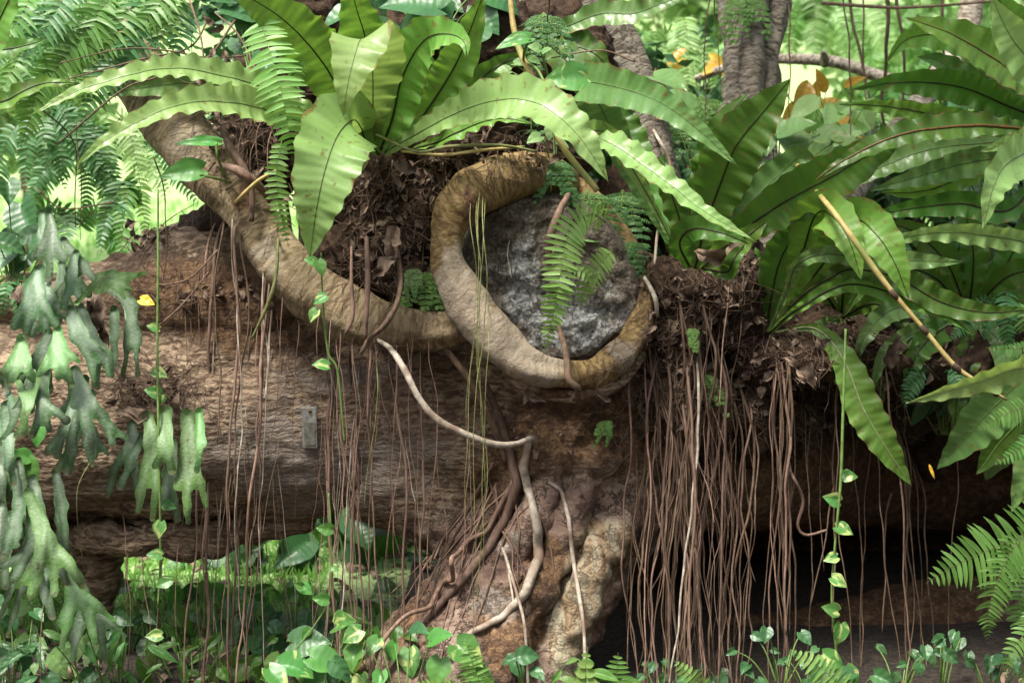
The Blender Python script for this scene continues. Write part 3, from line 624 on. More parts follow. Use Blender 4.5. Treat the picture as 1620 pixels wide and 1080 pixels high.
# the crown of this tree, carried by the standing limbs above the frame
mb = MB(); rnd = random.Random(4)
for k in range(9000):
    o_ = Vector((rnd.gauss(0, 1), rnd.gauss(0, 1), rnd.gauss(0, 1))); cl_ = rnd.randrange(26); rc = random.Random(cl_ * 91); cc_ = Vector((1.4 + rc.uniform(-1.1, 2.4), 5.5 + rc.uniform(-1.1, 2.2), 5.3 + rc.uniform(-.5, .9)))
    p_ = cc_ + Vector((o_.x * .3, o_.y * .3, o_.z * .18)); L_q = rnd.uniform(.07, .14); dd = Vector((rnd.uniform(-1, 1), rnd.uniform(-1, 1), rnd.uniform(-.8, .2))).normalized(); ss = dd.cross(Vector((rnd.uniform(-.4, .4), rnd.uniform(-.4, .4), 1))).normalized() * L_q * .28
    mb.add([p_, p_ + dd * L_q * .45 + ss, p_ + dd * L_q, p_ + dd * L_q * .45 - ss], [(0, 1, 2, 3)], [(0, 0), (1, .5), (0, 1), (-1, .5)])
mb.build('crown', M['shrub'], tree)
for (x_, y_, Y_, x2, Y2, z2) in [(905, -60, 7.05, .2, 6.0, 5.2), (1205, -60, 8.0, 1.6, 6.6, 5.5)]:
    p0 = at(x_, y_, Y_); mb = MB(); tube(mb, [(*(p0 - Vector((0, 0, .05))), .12), (*(p0.lerp(Vector((x2, Y2, z2)), .5) + Vector((.1, .1, 0))), .09), (x2, Y2, z2, .04)], seg=10, n=20, bump=.1); mb.build('limb', M['branch'], tree)

# cut limb face inside the ring
m, n, l = mat('cut_wood'); out = N(n, 'OutputMaterial'); tc = N(n, 'TexCoord')
no = N(n, 'TexNoise', i_Scale=9.0, i_Detail=8.0, i_Roughness=.7); l.new(tc.outputs['Object'], no.inputs['Vector'])
vo = N(n, 'TexVoronoi', i_Scale=26.0, feature='DISTANCE_TO_EDGE'); 
wv = N(n, 'VectorMath', operation='MULTIPLY_ADD'); l.new(no.outputs['Color'], wv.inputs[0]); wv.inputs[1].default_value = (.12, .12, .12); l.new(tc.outputs['Object'], wv.inputs[2]); l.new(wv.outputs[0], vo.inputs['Vector'])
fi = N(n, 'TexNoise', i_Scale=80.0, i_Detail=5.0); l.new(tc.outputs['Object'], fi.inputs['Vector'])
za = N(n, 'Attribute', attribute_name='zone'); spz = N(n, 'SeparateColor'); l.new(za.outputs['Color'], spz.inputs[0])
base = ramp(n, [(.3, (.045, .034, .025)), (.55, (.12, .095, .07)), (.75, (.2, .17, .13))]); l.new(fi.outputs[0], base.inputs[0])
gr = ramp(n, [(.35, (.19, .185, .17)), (.6, (.37, .37, .35)), (.75, (.5, .5, .48))]); l.new(fi.outputs[0], gr.inputs[0])
cr = ramp(n, [(.0, (0, 0, 0)), (.035, (1, 1, 1))]); l.new(vo.outputs[0], cr.inputs[0])
lf = mth(n, l, 'ADD', mth(n, l, 'MULTIPLY', spz.outputs[0], .62), mth(n, l, 'MULTIPLY', mth(n, l, 'SUBTRACT', no.outputs[0], .5), 2.0))
lr = ramp(n, [(.18, (0, 0, 0)), (.42, (1, 1, 1))]); l.new(lf, lr.inputs[0])
cc = mix(n, l, mth(n, l, 'MULTIPLY', lr.outputs[0], cr.outputs[0]), base.outputs[0], gr.outputs[0])
bp = N(n, 'Bump', i_Strength=.9, i_Distance=.012); l.new(mth(n, l, 'ADD', fi.outputs[0], mth(n, l, 'MULTIPLY', cr.outputs[0], .8)), bp.inputs['Height'])
p = N(n, 'BsdfPrincipled'); l.new(cc, p.inputs['Base Color']); p.inputs['Roughness'].default_value = .85; l.new(bp.outputs[0], p.inputs['Normal']); l.new(p.outputs[0], out.inputs[0])
M['cut'] = m
mb = MB(); nr, na = 46, 120; zc = []
cx, cy = 868, 440
for i in range(nr):
    for k in range(na):
        a_ = 2 * math.pi * k / na; r_ = i / (nr - 1)
        ra = 142 * (1 + .05 * math.sin(2 * a_ + 1) + .03 * math.sin(5 * a_)); rb_ = 138
        x = cx + ra * r_ * math.cos(a_) + 18 * r_ * math.sin(a_); y = cy + rb_ * r_ * math.sin(a_)
        q = Vector((x * .02, y * .02, 0))
        step = 0.05 * sm(840, 800, x - (y - 440) * .5)              # left side lower, a ledge across
        lump = 0.035 * abs(noise.noise(q * 1.1)) + 0.02 * noise.noise(q * 3) + 0.01 * noise.noise(q * 8)
        band = -0.02 * math.exp(-((y - 470 - (x - 860) * .25) / 14) ** 2)
        Y = 5.89 + step * .7 - lump + 0.07 * max(0, r_ - .92) / .08 - band - 0.03 * (y - 440) / 130
        mb.v.append(at(x, y, Y)); mb.uv.append((0, 0))
        zc.append((g2(x, y, 905, 510, 70, 50) * 1.15 + .75 * g2(x, y, 830, 400, 26, 60) + .6 * g2(x, y, 820, 460, 40, 40) + .4 * g2(x, y, 925, 505, 40, 40), 0, 0, 1))
for i in range(nr - 1):
    for k in range(na):
        a_ = i * na + k; b_ = i * na + (k + 1) % na
        mb.f.append((a_, b_, b_ + na, a_ + na)); mb.mi.append(0)
cut = mb.build('cut_face', M['cut'], tree); za_ = cut.data.attributes.new('zone', 'FLOAT_COLOR', 'POINT'); za_.data.foreach_set('color', np.array(zc, dtype=np.float32).ravel())

# ring of living bark round the cut, and the limb that runs into it (kept as tubes: bark follows their length)
def barktube(name, pts, seg=40, amp=.1, seed=0, lich=(), soil=(), matn='ring', parent=tree, flat=1.0):
    mb = MB(); L = len(pts)
    W = [(*at(p[0], p[1], p[2]), p[3] * mpp(p[2])) for p in pts]
    _, ln = spline(W, 40)
    tube(mb, W, seg=seg, n=max(12, int(ln / .011)), bump=0, flat=flat, seed=seed)
    # real relief: lengthwise folds, lumps and cross wrinkles
    o = mb.build(name, M[matn], parent); me = o.data
    org = parent.location if parent is not None else o.location
    nv = len(me.vertices); co = np.zeros(nv * 3); me.vertices.foreach_get('co', co); co = co.reshape(-1, 3)
    nrm = np.zeros(nv * 3); me.vertices.foreach_get('normal', nrm); nrm = nrm.reshape(-1, 3)
    zs = []; uvs = mb.uv; rr = sum(w_[3] for w_ in W) / L
    for i in range(nv):
        u, v = uvs[i]; a_ = u * 6.2832; q = Vector((math.cos(a_), math.sin(a_), v * 3 + seed)); p = Vector(co[i]) + org
        d = rr * amp * (nz(q, 1.6) + .7 * nz(p, 7) + .45 * nz(p, 16) + .09 * nz(Vector((math.cos(a_) * 2, math.sin(a_) * 2, v * 60))) + .25 * nz(Vector((math.cos(a_) * 4.5, math.sin(a_) * 4.5, v * 2 + 7))) + .05 * nz(p, 60) - .25 * max(0, abs(nz(Vector((math.cos(a_), math.sin(a_), v * 2.2 + seed)), 2.0)) - .35) * 3)
        co[i] += nrm[i] * d
        x, y = pix(p); x += 12 * nz(p, 8); y += 12 * nz(p + Vector((4, 0, 0)), 8)
        zs.append((min(1, sum(k * g2(x, y, *g) for k, *g in lich)), min(1, sum(k * g2(x, y, *g) for k, *g in soil)), 0, 0))
    me.vertices.foreach_set('co', co.ravel()); me.update()
    z_ = me.attributes.new('zone', 'FLOAT_COLOR', 'POINT'); z_.data.foreach_set('color', np.array(zs, dtype=np.float32).ravel())
    BV.append(BVHTree.FromPolygons([tuple(Vector(c) + org) for c in co], [tuple(p_.vertices) for p_ in me.polygons]))
    return o
barktube('callus_ring', [(895, 292, 6.12, 24), (870, 276, 6.02, 31), (820, 279, 5.94, 36), (768, 292, 5.88, 37), (730, 322, 5.84, 34), (708, 362, 5.82, 28), (708, 412, 5.80, 27), (734, 468, 5.77, 34), (776, 527, 5.75, 35), (822, 570, 5.74, 32), (872, 588, 5.76, 25), (925, 590, 5.79, 22), (968, 572, 5.82, 24), (1002, 535, 5.86, 20), (1018, 485, 5.91, 15), (1014, 430, 5.97, 13), (990, 388, 6.03, 18), (960, 350, 6.08, 20), (925, 315, 6.12, 22), (895, 296, 6.14, 22)],
         lich=[(1.2, 720, 450, 40, 70), (1.2, 790, 540, 60, 50), (.9, 860, 585, 40, 40), (.9, 985, 565, 30, 30), (.5, 750, 490, 60, 60)], soil=[(.9, 745, 330, 16, 45), (.6, 720, 430, 10, 50), (.75, 870, 612, 60, 14), (.6, 960, 555, 30, 20)], amp=.24)
barktube('limb', [(120, -30, 6.5, 46), (200, 90, 6.35, 46), (262, 180, 6.22, 46), (318, 250, 6.12, 47), (372, 305, 6.05, 40), (408, 360, 5.98, 40), (455, 425, 5.92, 42), (520, 478, 5.88, 42), (590, 510, 5.86, 42), (660, 520, 5.86, 34), (715, 518, 5.86, 27), (760, 500, 5.95, 24)],
         lich=[(.7, 300, 230, 60, 60), (.8, 430, 400, 40, 60), (.35, 560, 500, 80, 30)], soil=[(.75, 385, 310, 25, 30), (.5, 610, 480, 60, 12)], amp=.15, seed=4, matn='limb')
barktube('ring_lip', [(800, 588, 5.9, 8), (835, 608, 5.82, 13), (880, 622, 5.8, 14), (935, 620, 5.82, 13), (985, 598, 5.88, 11), (1015, 560, 5.95, 8)], soil=[(1.0, 900, 615, 60, 20)], amp=.3, seed=31, matn='bark', seg=20)
#barktube('limb', [(800, 600, 6.05, 26), (830, 622, 5.98, 34), (880, 635, 5.98, 36), (940, 632, 5.98, 30), (990, 600, 6.05, 25), (1030, 560, 6.15, 24), (1044, 500, 6.2, 22)], soil=[(.9, 880, 640, 120, 40)], amp=.2, seed=9, matn='bark')
barktube('limb', [(905, -60, 7.05, 44), (938, 20, 7.0, 45), (975, 90, 6.95, 42), (1010, 170, 6.85, 38), (1035, 260, 6.75, 34), (1060, 350, 6.6, 30), (1090, 430, 6.5, 30)], amp=.14, seed=12, matn='branch')
barktube('limb', [(1205, -60, 8.0, 60), (1198, 10, 7.8, 47), (1190, 80, 7.7, 40), (1186, 200, 7.5, 42), (1188, 330, 7.3, 44), (1195, 450, 7.0, 46), (1200, 560, 6.8, 60)], amp=.22, seed=14, matn='branch')
barktube('limb', [(1146, -40, 7.75, 20), (1158, 20, 7.6, 20), (1168, 110, 7.5, 19), (1167, 250, 7.35, 19), (1164, 380, 7.2, 20)], amp=.2, seed=16, matn='branch', seg=20)
barktube('limb', [(1242, -40, 7.7, 24), (1226, 20, 7.6, 20), (1213, 110, 7.45, 17), (1213, 250, 7.3, 17), (1216, 380, 7.2, 18)], amp=.2, seed=18, matn='branch', seg=20)
barktube('limb', [(1196, -40, 7.6, 22), (1192, 20, 7.48, 20), (1190, 110, 7.38, 19), (1191, 250, 7.2, 19), (1192, 380, 7.1, 20)], amp=.22, seed=26, matn='branch', seg=20)
barktube('limb', [(980, 40, 6.9, 12), (1010, 110, 6.85, 11), (1040, 190, 6.75, 11), (1058, 280, 6.65, 12), (1062, 380, 6.55, 12)], amp=.15, seed=19, matn='branch', seg=14)
# grey branch lying across behind the ferns
gb = thing('fallen_branch', at(1300, 250, 8.2), 'pale grey forked branch leaning behind the ferns at upper right', 'branch')
barktube('branch_stem', [(1545, -30, 8.6, 17), (1525, 60, 8.5, 17), (1480, 130, 8.3, 18), (1430, 195, 8.1, 19), (1385, 250, 7.9, 20), (1330, 330, 7.5, 22)], amp=.14, seed=21, matn='lightbranch', parent=gb, seg=16)
barktube('branch_fork', [(1100, 125, 8.6, 6), (1190, 97, 8.5, 7), (1310, 97, 8.4, 9), (1380, 118, 8.35, 10), (1450, 142, 8.25, 12), (1475, 150, 8.2, 12)], amp=.15, seed=23, matn='lightbranch', parent=gb, seg=14)
barktube('branch_fork', [(1305, 100, 8.4, 9), (1304, 88, 8.35, 6), (1302, 82, 8.3, 3)], amp=.1, seed=24, matn='lightbranch', parent=gb, seg=10)

# compost and root mass on the tree (separate look): remeshed lumps
mb = MB()
blob(mb, 345, 395, 6.55, .14, .15, .14); blob(mb, 240, 430, 6.6, .2, .15, .08)
blob(mb, 360, 370, 6.5, .18, .2, .16); blob(mb, 430, 230, 6.75, .2, .18, .25); blob(mb, 450, 130, 6.85, .22, .2, .25); blob(mb, 480, 20, 6.95, .25, .2, .25)
blob(mb, 590, 300, 6.15, .26, .22, .18); blob(mb, 610, 400, 6.05, .2, .18, .2); blob(mb, 560, 400, 6.15, .18, .15, .14); blob(mb, 660, 300, 6.15, .18, .18, .15); blob(mb, 690, 240, 6.2, .22, .2, .1); blob(mb, 640, 440, 5.98, .1, .1, .14)
blob(mb, 740, 200, 6.35, .3, .22, .2); blob(mb, 850, 230, 6.4, .24, .22, .16); blob(mb, 720, 90, 6.6, .4, .25, .3); blob(mb, 870, 110, 6.7, .28, .25, .3)
blob(mb, 1000, 330, 6.5, .16, .2, .22); blob(mb, 1090, 460, 6.15, .2, .22, .14); blob(mb, 1070, 540, 6.1, .14, .16, .18); blob(mb, 1150, 480, 6.2, .2, .2, .2)
blob(mb, 1130, 400, 6.3, .18, .2, .12); blob(mb, 1220, 570, 6.2, .2, .2, .14); blob(mb, 1280, 560, 6.4, .24, .2, .2); blob(mb, 1380, 560, 6.6, .28, .22, .22); blob(mb, 1500, 540, 6.9, .35, .22, .25)
blob(mb, 1180, 640, 6.2, .12, .12, .2); blob(mb, 1080, 620, 6.05, .1, .1, .16); blob(mb, 1040, 590, 6.05, .08, .08, .12); blob(mb, 1140, 660, 6.1, .06, .07, .16); blob(mb, 1195, 690, 6.15, .06, .07, .14); blob(mb, 1020, 650, 6.0, .05, .05, .1); blob(mb, 1350, 480, 6.9, .35, .25, .22); blob(mb, 1550, 480, 7.2, .45, .25, .25); blob(mb, 1260, 650, 6.3, .12, .12, .14)
blob(mb, 1300, 560, 6.15, .2, .2, .12); blob(mb, 1400, 560, 6.2, .22, .22, .13); blob(mb, 1500, 560, 6.25, .24, .24, .14); blob(mb, 1610, 560, 6.3, .28, .26, .16); blob(mb, 1450, 540, 6.6, .5, .4, .12); blob(mb, 1330, 620, 6.5, .16, .14, .16); blob(mb, 1420, 630, 6.65, .2, .16, .18); blob(mb, 1520, 620, 6.8, .24, .18, .2); blob(mb, 1240, 700, 6.35, .08, .08, .16); blob(mb, 1480, 690, 6.8, .1, .1, .18); blob(mb, 1600, 640, 6.9, .2, .2, .25); blob(mb, 1120, 690, 6.1, .07, .08, .16)
def dsoil(p): return 0.05 * nz(p, 4) + 0.035 * nz(p, 11) + 0.022 * nz(p, 28) + .012 * nz(p, 60)
soil, bs = remeshed('root_mass', mb, 0.0155, M['soil'], tree, dsoil, smooth_it=2); BV.append(bs)
# ================================================================= BIRD'S NEST FERNS
def nest(name, base, label, fronds, cat='fern', group='strap-leaved ferns growing on the tree'):
    t = thing(name, at(*base), label, cat, group)
    for i, f in enumerate(fronds):
        pts, w_, m_, kw = f
        k = dict(seed=i * 7 + len(label)); lt = m_ in ('nestlight', 'nestgloss'); k['ribr'] = .0022 if lt else .004; k.update(kw); rm = k.pop('rm', 'greyrib' if lt else 'darkrib')
        frond_part(t, pts, w_, m_, rm, **k)
    return t
L_, D_, G_ = 'nestlight', 'nestdark', 'nest'
nest('birds_nest_fern', (590, 240, 5.95), 'large bright green strap-leaved fern sitting on the root mound left of the oval ring', [
    ([(575, 238, 6.0), (540, 150, 5.95), (500, 85, 5.85), (440, 25, 5.75), (355, -25, 5.65)], 96, G_, dict(roll=.25, keel=.15)),
    ([(560, 238, 5.95), (500, 205, 5.85), (440, 180, 5.7), (370, 163, 5.55), (300, 163, 5.4), (230, 187, 5.3), (165, 225, 5.25), (116, 266, 5.25)], 60, L_, dict(roll=-.35, keel=.35, wave=.018, peak=.4)),
    ([(565, 235, 6.05), (490, 180, 6.0), (420, 140, 5.95), (350, 120, 5.85), (280, 108, 5.75), (210, 118, 5.65), (130, 142, 5.6), (45, 183, 5.55)], 52, L_, dict(roll=-.5, keel=.3, wave=.018, peak=.4)),
    ([(560, 235, 6.15), (470, 180, 6.15), (380, 142, 6.1), (300, 132, 6.05), (230, 138, 6.0), (160, 152, 6.0)], 54, 'nestgloss', dict(roll=.2)),
    ([(578, 215, 5.88), (560, 190, 5.75), (534, 215, 5.62), (514, 270, 5.55), (500, 335, 5.55), (490, 410, 5.6)], 122, L_, dict(roll=.1, keel=.2, w0=.3, peak=.35, tippow=1.7, wave=.013, rm='darkrib')),
    ([(590, 240, 5.95), (590, 170, 5.8), (588, 90, 5.65), (572, 62, 5.5), (558, 100, 5.42), (548, 145, 5.4), (543, 184, 5.42)], 108, L_, dict(roll=-.1, keel=.1, w0=.2, peak=.55, tippow=1.6, wave=.012)),
    ([(585, 238, 6.05), (590, 150, 6.05), (580, 70, 6.0), (563, 10, 5.9), (550, -40, 5.8)], 88, G_, dict(roll=.1, keel=.25)),
    ([(598, 240, 6.0), (606, 170, 5.98), (618, 110, 5.95), (625, 70, 5.95), (615, 30, 5.95)], 76, G_, dict(roll=-.2, keel=.2)),
    ([(602, 238, 5.92), (620, 190, 5.85), (634, 130, 5.78), (655, 85, 5.7), (680, 58, 5.62), (715, 55, 5.52), (735, 68, 5.46), (738, 94, 5.44)], 88, G_, dict(roll=.1, keel=.25, w0=.35, peak=.3, tippow=2.2)),
    ([(608, 240, 6.0), (655, 200, 5.98), (692, 150, 5.95), (722, 100, 5.9), (745, 45, 5.85), (768, -20, 5.8)], 66, G_, dict(roll=-.2, keel=.25)),
    ([(610, 240, 5.9), (660, 212, 5.8), (720, 180, 5.7), (780, 160, 5.58), (840, 160, 5.48), (890, 190, 5.4), (930, 235, 5.38), (962, 287, 5.4)], 80, L_, dict(roll=.35, keel=.3, w0=.3, peak=.6, tippow=2.0, wave=.014)),
    ([(650, 238, 6.0), (700, 222, 5.9), (750, 198, 5.85), (795, 188, 5.8), (845, 196, 5.75)], 34, G_, dict(roll=.5, keel=.4)),
    ([(660, 225, 6.15), (710, 180, 6.15), (755, 130, 6.1), (800, 98, 6.1), (850, 85, 6.1)], 44, D_, dict(roll=-.3, keel=.3)),
    ([(590, 245, 6.1), (560, 190, 6.2), (555, 140, 6.25), (560, 90, 6.3)], 50, D_, {}),
    ([(600, 242, 6.1), (640, 180, 6.2), (665, 120, 6.25), (672, 60, 6.3)], 56, D_, {}),
    ([(575, 245, 5.95), (550, 225, 5.9), (530, 195, 5.95), (505, 165, 6.0)], 40, D_, {}),
    ([(600, 245, 5.88), (575, 215, 5.85), (572, 175, 5.85), (580, 130, 5.9)], 46, G_, {}),
    ([(610, 243, 5.9), (640, 215, 5.88), (690, 190, 5.9), (740, 150, 5.95)], 30, D_, {}),
])
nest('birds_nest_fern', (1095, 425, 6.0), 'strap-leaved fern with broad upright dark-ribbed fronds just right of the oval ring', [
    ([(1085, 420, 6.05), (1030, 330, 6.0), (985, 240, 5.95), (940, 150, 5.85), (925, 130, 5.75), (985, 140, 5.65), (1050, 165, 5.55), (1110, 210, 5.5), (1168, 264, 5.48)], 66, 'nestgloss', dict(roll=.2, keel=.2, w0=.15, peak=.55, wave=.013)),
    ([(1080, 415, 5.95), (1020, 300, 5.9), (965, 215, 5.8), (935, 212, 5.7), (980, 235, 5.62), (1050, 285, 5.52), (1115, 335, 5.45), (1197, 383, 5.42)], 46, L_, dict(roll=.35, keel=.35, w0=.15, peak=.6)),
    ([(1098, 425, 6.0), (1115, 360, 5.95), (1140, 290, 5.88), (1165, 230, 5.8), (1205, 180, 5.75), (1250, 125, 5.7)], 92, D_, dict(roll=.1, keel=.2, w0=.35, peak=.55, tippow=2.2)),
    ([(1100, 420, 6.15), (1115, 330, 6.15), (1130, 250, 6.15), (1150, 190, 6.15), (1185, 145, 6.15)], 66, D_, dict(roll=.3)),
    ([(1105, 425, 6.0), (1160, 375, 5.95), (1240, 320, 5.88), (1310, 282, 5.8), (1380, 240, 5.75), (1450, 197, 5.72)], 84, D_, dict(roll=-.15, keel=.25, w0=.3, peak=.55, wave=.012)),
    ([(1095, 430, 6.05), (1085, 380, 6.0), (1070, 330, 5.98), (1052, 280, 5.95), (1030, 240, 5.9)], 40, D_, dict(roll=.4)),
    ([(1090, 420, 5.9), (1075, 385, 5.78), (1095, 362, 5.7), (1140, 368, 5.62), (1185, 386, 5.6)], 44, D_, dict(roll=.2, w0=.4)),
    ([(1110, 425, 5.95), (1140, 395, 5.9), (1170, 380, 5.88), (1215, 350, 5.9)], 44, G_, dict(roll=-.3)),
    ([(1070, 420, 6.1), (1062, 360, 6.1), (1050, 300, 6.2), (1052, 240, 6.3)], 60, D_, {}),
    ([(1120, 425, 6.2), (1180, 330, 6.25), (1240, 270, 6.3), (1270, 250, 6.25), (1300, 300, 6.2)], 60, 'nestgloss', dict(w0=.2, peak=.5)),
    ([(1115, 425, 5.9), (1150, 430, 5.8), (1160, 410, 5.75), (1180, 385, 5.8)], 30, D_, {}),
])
nest('birds_nest_fern', (1213, 525, 6.1), 'strap-leaved fern with narrow spreading leaf bases low on the shaded trunk at right', [
    ([(1213, 522, 6.1), (1220, 470, 6.05), (1235, 410, 6.0), (1265, 360, 5.95), (1300, 300, 5.9)], 66, D_, dict(w0=.25)),
    ([(1214, 524, 6.12), (1208, 460, 6.15), (1200, 420, 6.15), (1180, 370, 6.2)], 26, D_, {}),
    ([(1214, 525, 6.08), (1190, 480, 6.1), (1180, 430, 6.15), (1195, 400, 6.2)], 14, D_, {}),
    ([(1216, 525, 6.05), (1260, 475, 5.95), (1310, 440, 5.88), (1355, 425, 5.85), (1420, 440, 5.8), (1490, 478, 5.8), (1560, 494, 5.8), (1640, 488, 5.8)], 44, D_, dict(w0=.25, peak=.6, wave=.016)),
    ([(1216, 525, 6.0), (1245, 460, 5.92), (1260, 420, 5.85), (1300, 402, 5.8), (1370, 408, 5.78), (1440, 412, 5.78), (1525, 415, 5.8)], 34, 'nestgloss', dict(w0=.2, peak=.7, wave=.014)),
    ([(1220, 520, 6.05), (1260, 430, 6.0), (1290, 340, 5.85), (1320, 345, 5.7), (1345, 385, 5.62), (1363, 444, 5.6)], 76, 'nest', dict(w0=.12, peak=.6, wave=.008)),
    ([(1222, 520, 6.0), (1300, 420, 5.9), (1350, 350, 5.75), (1385, 370, 5.65), (1415, 415, 5.6), (1438, 474, 5.6)], 78, 'nest', dict(w0=.12, peak=.6, wave=.008)),
    ([(1218, 526, 6.0), (1260, 490, 5.9), (1340, 450, 5.85), (1430, 470, 5.82), (1500, 500, 5.8), (1542, 532, 5.8)], 32, G_, dict(w0=.25, peak=.6)),
    ([(1225, 526, 6.1), (1290, 520, 6.05), (1335, 570, 5.95), (1365, 645, 5.9), (1400, 705, 5.88), (1442, 768, 5.9)], 60, G_, dict(w0=.1, peak=.6, rm='palerib', wave=.012)),
    ([(1208, 526, 6.1), (1225, 490, 6.1), (1235, 450, 6.2), (1245, 400, 6.3)], 22, D_, {}),
    ([(1220, 524, 6.05), (1260, 470, 6.0), (1320, 420, 6.0), (1350, 410, 6.0)], 12, D_, {}),
])
nest('birds_nest_fern', (1670, 205, 6.1), 'strap-leaved fern reaching in from the right edge with long arching wavy fronds', [
    ([(1680, 190, 6.0), (1620, 128, 5.9), (1560, 85, 5.85), (1500, 52, 5.8), (1432, 28, 5.8)], 70, G_, dict(roll=-.2, rm='brownrib')),
    ([(1680, 200, 6.1), (1600, 170, 6.0), (1520, 138, 5.95), (1430, 130, 5.9), (1345, 142, 5.9)], 54, D_, dict(roll=.3)),
    ([(1680, 215, 6.0), (1600, 205, 5.95), (1540, 195, 5.9), (1470, 180, 5.85), (1400, 168, 5.85), (1325, 165, 5.85)], 40, G_, dict(roll=.4, wave=.02)),
    ([(1680, 220, 5.9), (1600, 202, 5.8), (1520, 200, 5.75), (1430, 212, 5.7), (1350, 245, 5.7), (1290, 285, 5.72)], 48, D_, dict(roll=-.3, wave=.02, rm='brownrib', ribr=.006)),
    ([(1680, 180, 5.7), (1640, 110, 5.6), (1600, 60, 5.55), (1568, -5, 5.5)], 76, L_, dict(roll=.2)),
    ([(1680, 170, 6.1), (1640, 90, 6.0), (1600, 30, 5.95), (1560, -30, 5.9)], 60, G_, {}),
    ([(1670, 215, 5.85), (1625, 240, 5.6), (1590, 262, 5.5), (1570, 300, 5.45), (1555, 362, 5.45)], 90, L_, dict(roll=.2, w0=.5, peak=.3, tippow=2.0)),
    ([(1670, 225, 6.0), (1600, 245, 5.9), (1520, 260, 5.85), (1450, 280, 5.8), (1375, 302, 5.8)], 48, 'nestgloss', dict(roll=.2, wave=.018)),
    ([(1680, 215, 6.2), (1580, 225, 6.15), (1480, 235, 6.1), (1400, 262, 6.1), (1310, 310, 6.05)], 52, 'nestgloss', dict(roll=-.3, wave=.018)),
    ([(1670, 240, 6.1), (1560, 265, 6.05), (1470, 300, 6.0), (1390, 305, 6.0)], 40, G_, dict(roll=.5)),
    ([(1670, 240, 6.15), (1600, 330, 6.05), (1520, 322, 6.0), (1440, 330, 6.0), (1360, 345, 6.0)], 44, D_, dict(roll=.1)),
    ([(1680, 260, 6.0), (1660, 380, 5.9), (1600, 378, 5.85), (1520, 368, 5.8), (1450, 372, 5.8), (1370, 392, 5.8)], 38, L_, dict(roll=.3, w0=.2, peak=.5, wave=.018)),
    ([(1675, 230, 5.8), (1640, 215, 5.65), (1600, 225, 5.6), (1550, 240, 5.58)], 36, L_, dict(roll=.2)),
    ([(1690, 180, 6.3), (1600, 110, 6.3), (1520, 60, 6.3), (1440, 60, 6.3), (1400, 100, 6.3)], 60, G_, dict(roll=.3)),
    ([(1680, 180, 6.35), (1560, 150, 6.35), (1490, 100, 6.35), (1450, 90, 6.35)], 60, 'nestgloss', {}),
])
nest('birds_nest_fern', (1720, 600, 5.5), 'bright yellow-green wavy frond tip poking in from the right edge below the yellow stem', [
    ([(1720, 600, 5.4), (1660, 580, 5.35), (1610, 582, 5.3), (1560, 600, 5.3), (1500, 618, 5.3), (1433, 637, 5.3)], 58, L_, dict(roll=.5, keel=.35, wave=.014, peak=.3, rm='palerib')),
    ([(1720, 610, 5.8), (1640, 590, 5.8), (1575, 640, 5.85), (1530, 690, 5.9), (1482, 742, 5.95)], 88, 'nestgloss', dict(roll=.1, peak=.5, wave=.008, rm='greenstem')),
    ([(1720, 620, 6.0), (1650, 640, 6.0), (1590, 690, 6.0), (1545, 750, 6.0)], 74, D_, dict(peak=.5, wave=.006, rm='greenstem')),
    ([(1710, 640, 6.0), (1660, 660, 5.9), (1625, 740, 5.85), (1600, 810, 5.85)], 60, 'nestgloss', dict(peak=.5, rm='greenstem')),
])
nest('birds_nest_fern', (-60, 130, 5.9), 'strap-leaved fern whose frond ends poke in at the upper left corner', [
    ([(-90, 160, 5.8), (-40, 90, 5.7), (0, 30, 5.65), (30, -40, 5.6)], 74, G_, dict(roll=.1)),
    ([(-90, 170, 5.9), (-20, 90, 5.8), (30, 75, 5.8), (75, 62, 5.8)], 46, D_, dict(roll=.3)),
    ([(-90, 175, 5.8), (0, 162, 5.7), (60, 135, 5.7), (125, 130, 5.7)], 34, G_, dict(roll=.4, wave=.018)),
])
nest('birds_nest_fern', (860, 62, 6.4), 'dark strap-leaved fern at the top edge with fronds leaning right across the leaning branch', [
    ([(850, 60, 6.5), (890, 45, 6.45), (950, 22, 6.4), (1000, 22, 6.35), (1050, 5, 6.3), (1100, -15, 6.3)], 42, 'nestgloss', dict(roll=.2, w0=.4)),
    ([(850, 55, 6.5), (900, 70, 6.45), (940, 85, 6.4), (965, 110, 6.4)], 56, D_, dict(roll=.2, w0=.5)),
    ([(850, 60, 6.5), (890, 90, 6.3), (930, 140, 6.2), (960, 200, 6.2)], 60, D_, dict(roll=.2, w0=.4)),
    ([(960, 130, 6.5), (990, 200, 6.45), (1010, 260, 6.4), (1020, 320, 6.4)], 56, D_, {}),
])
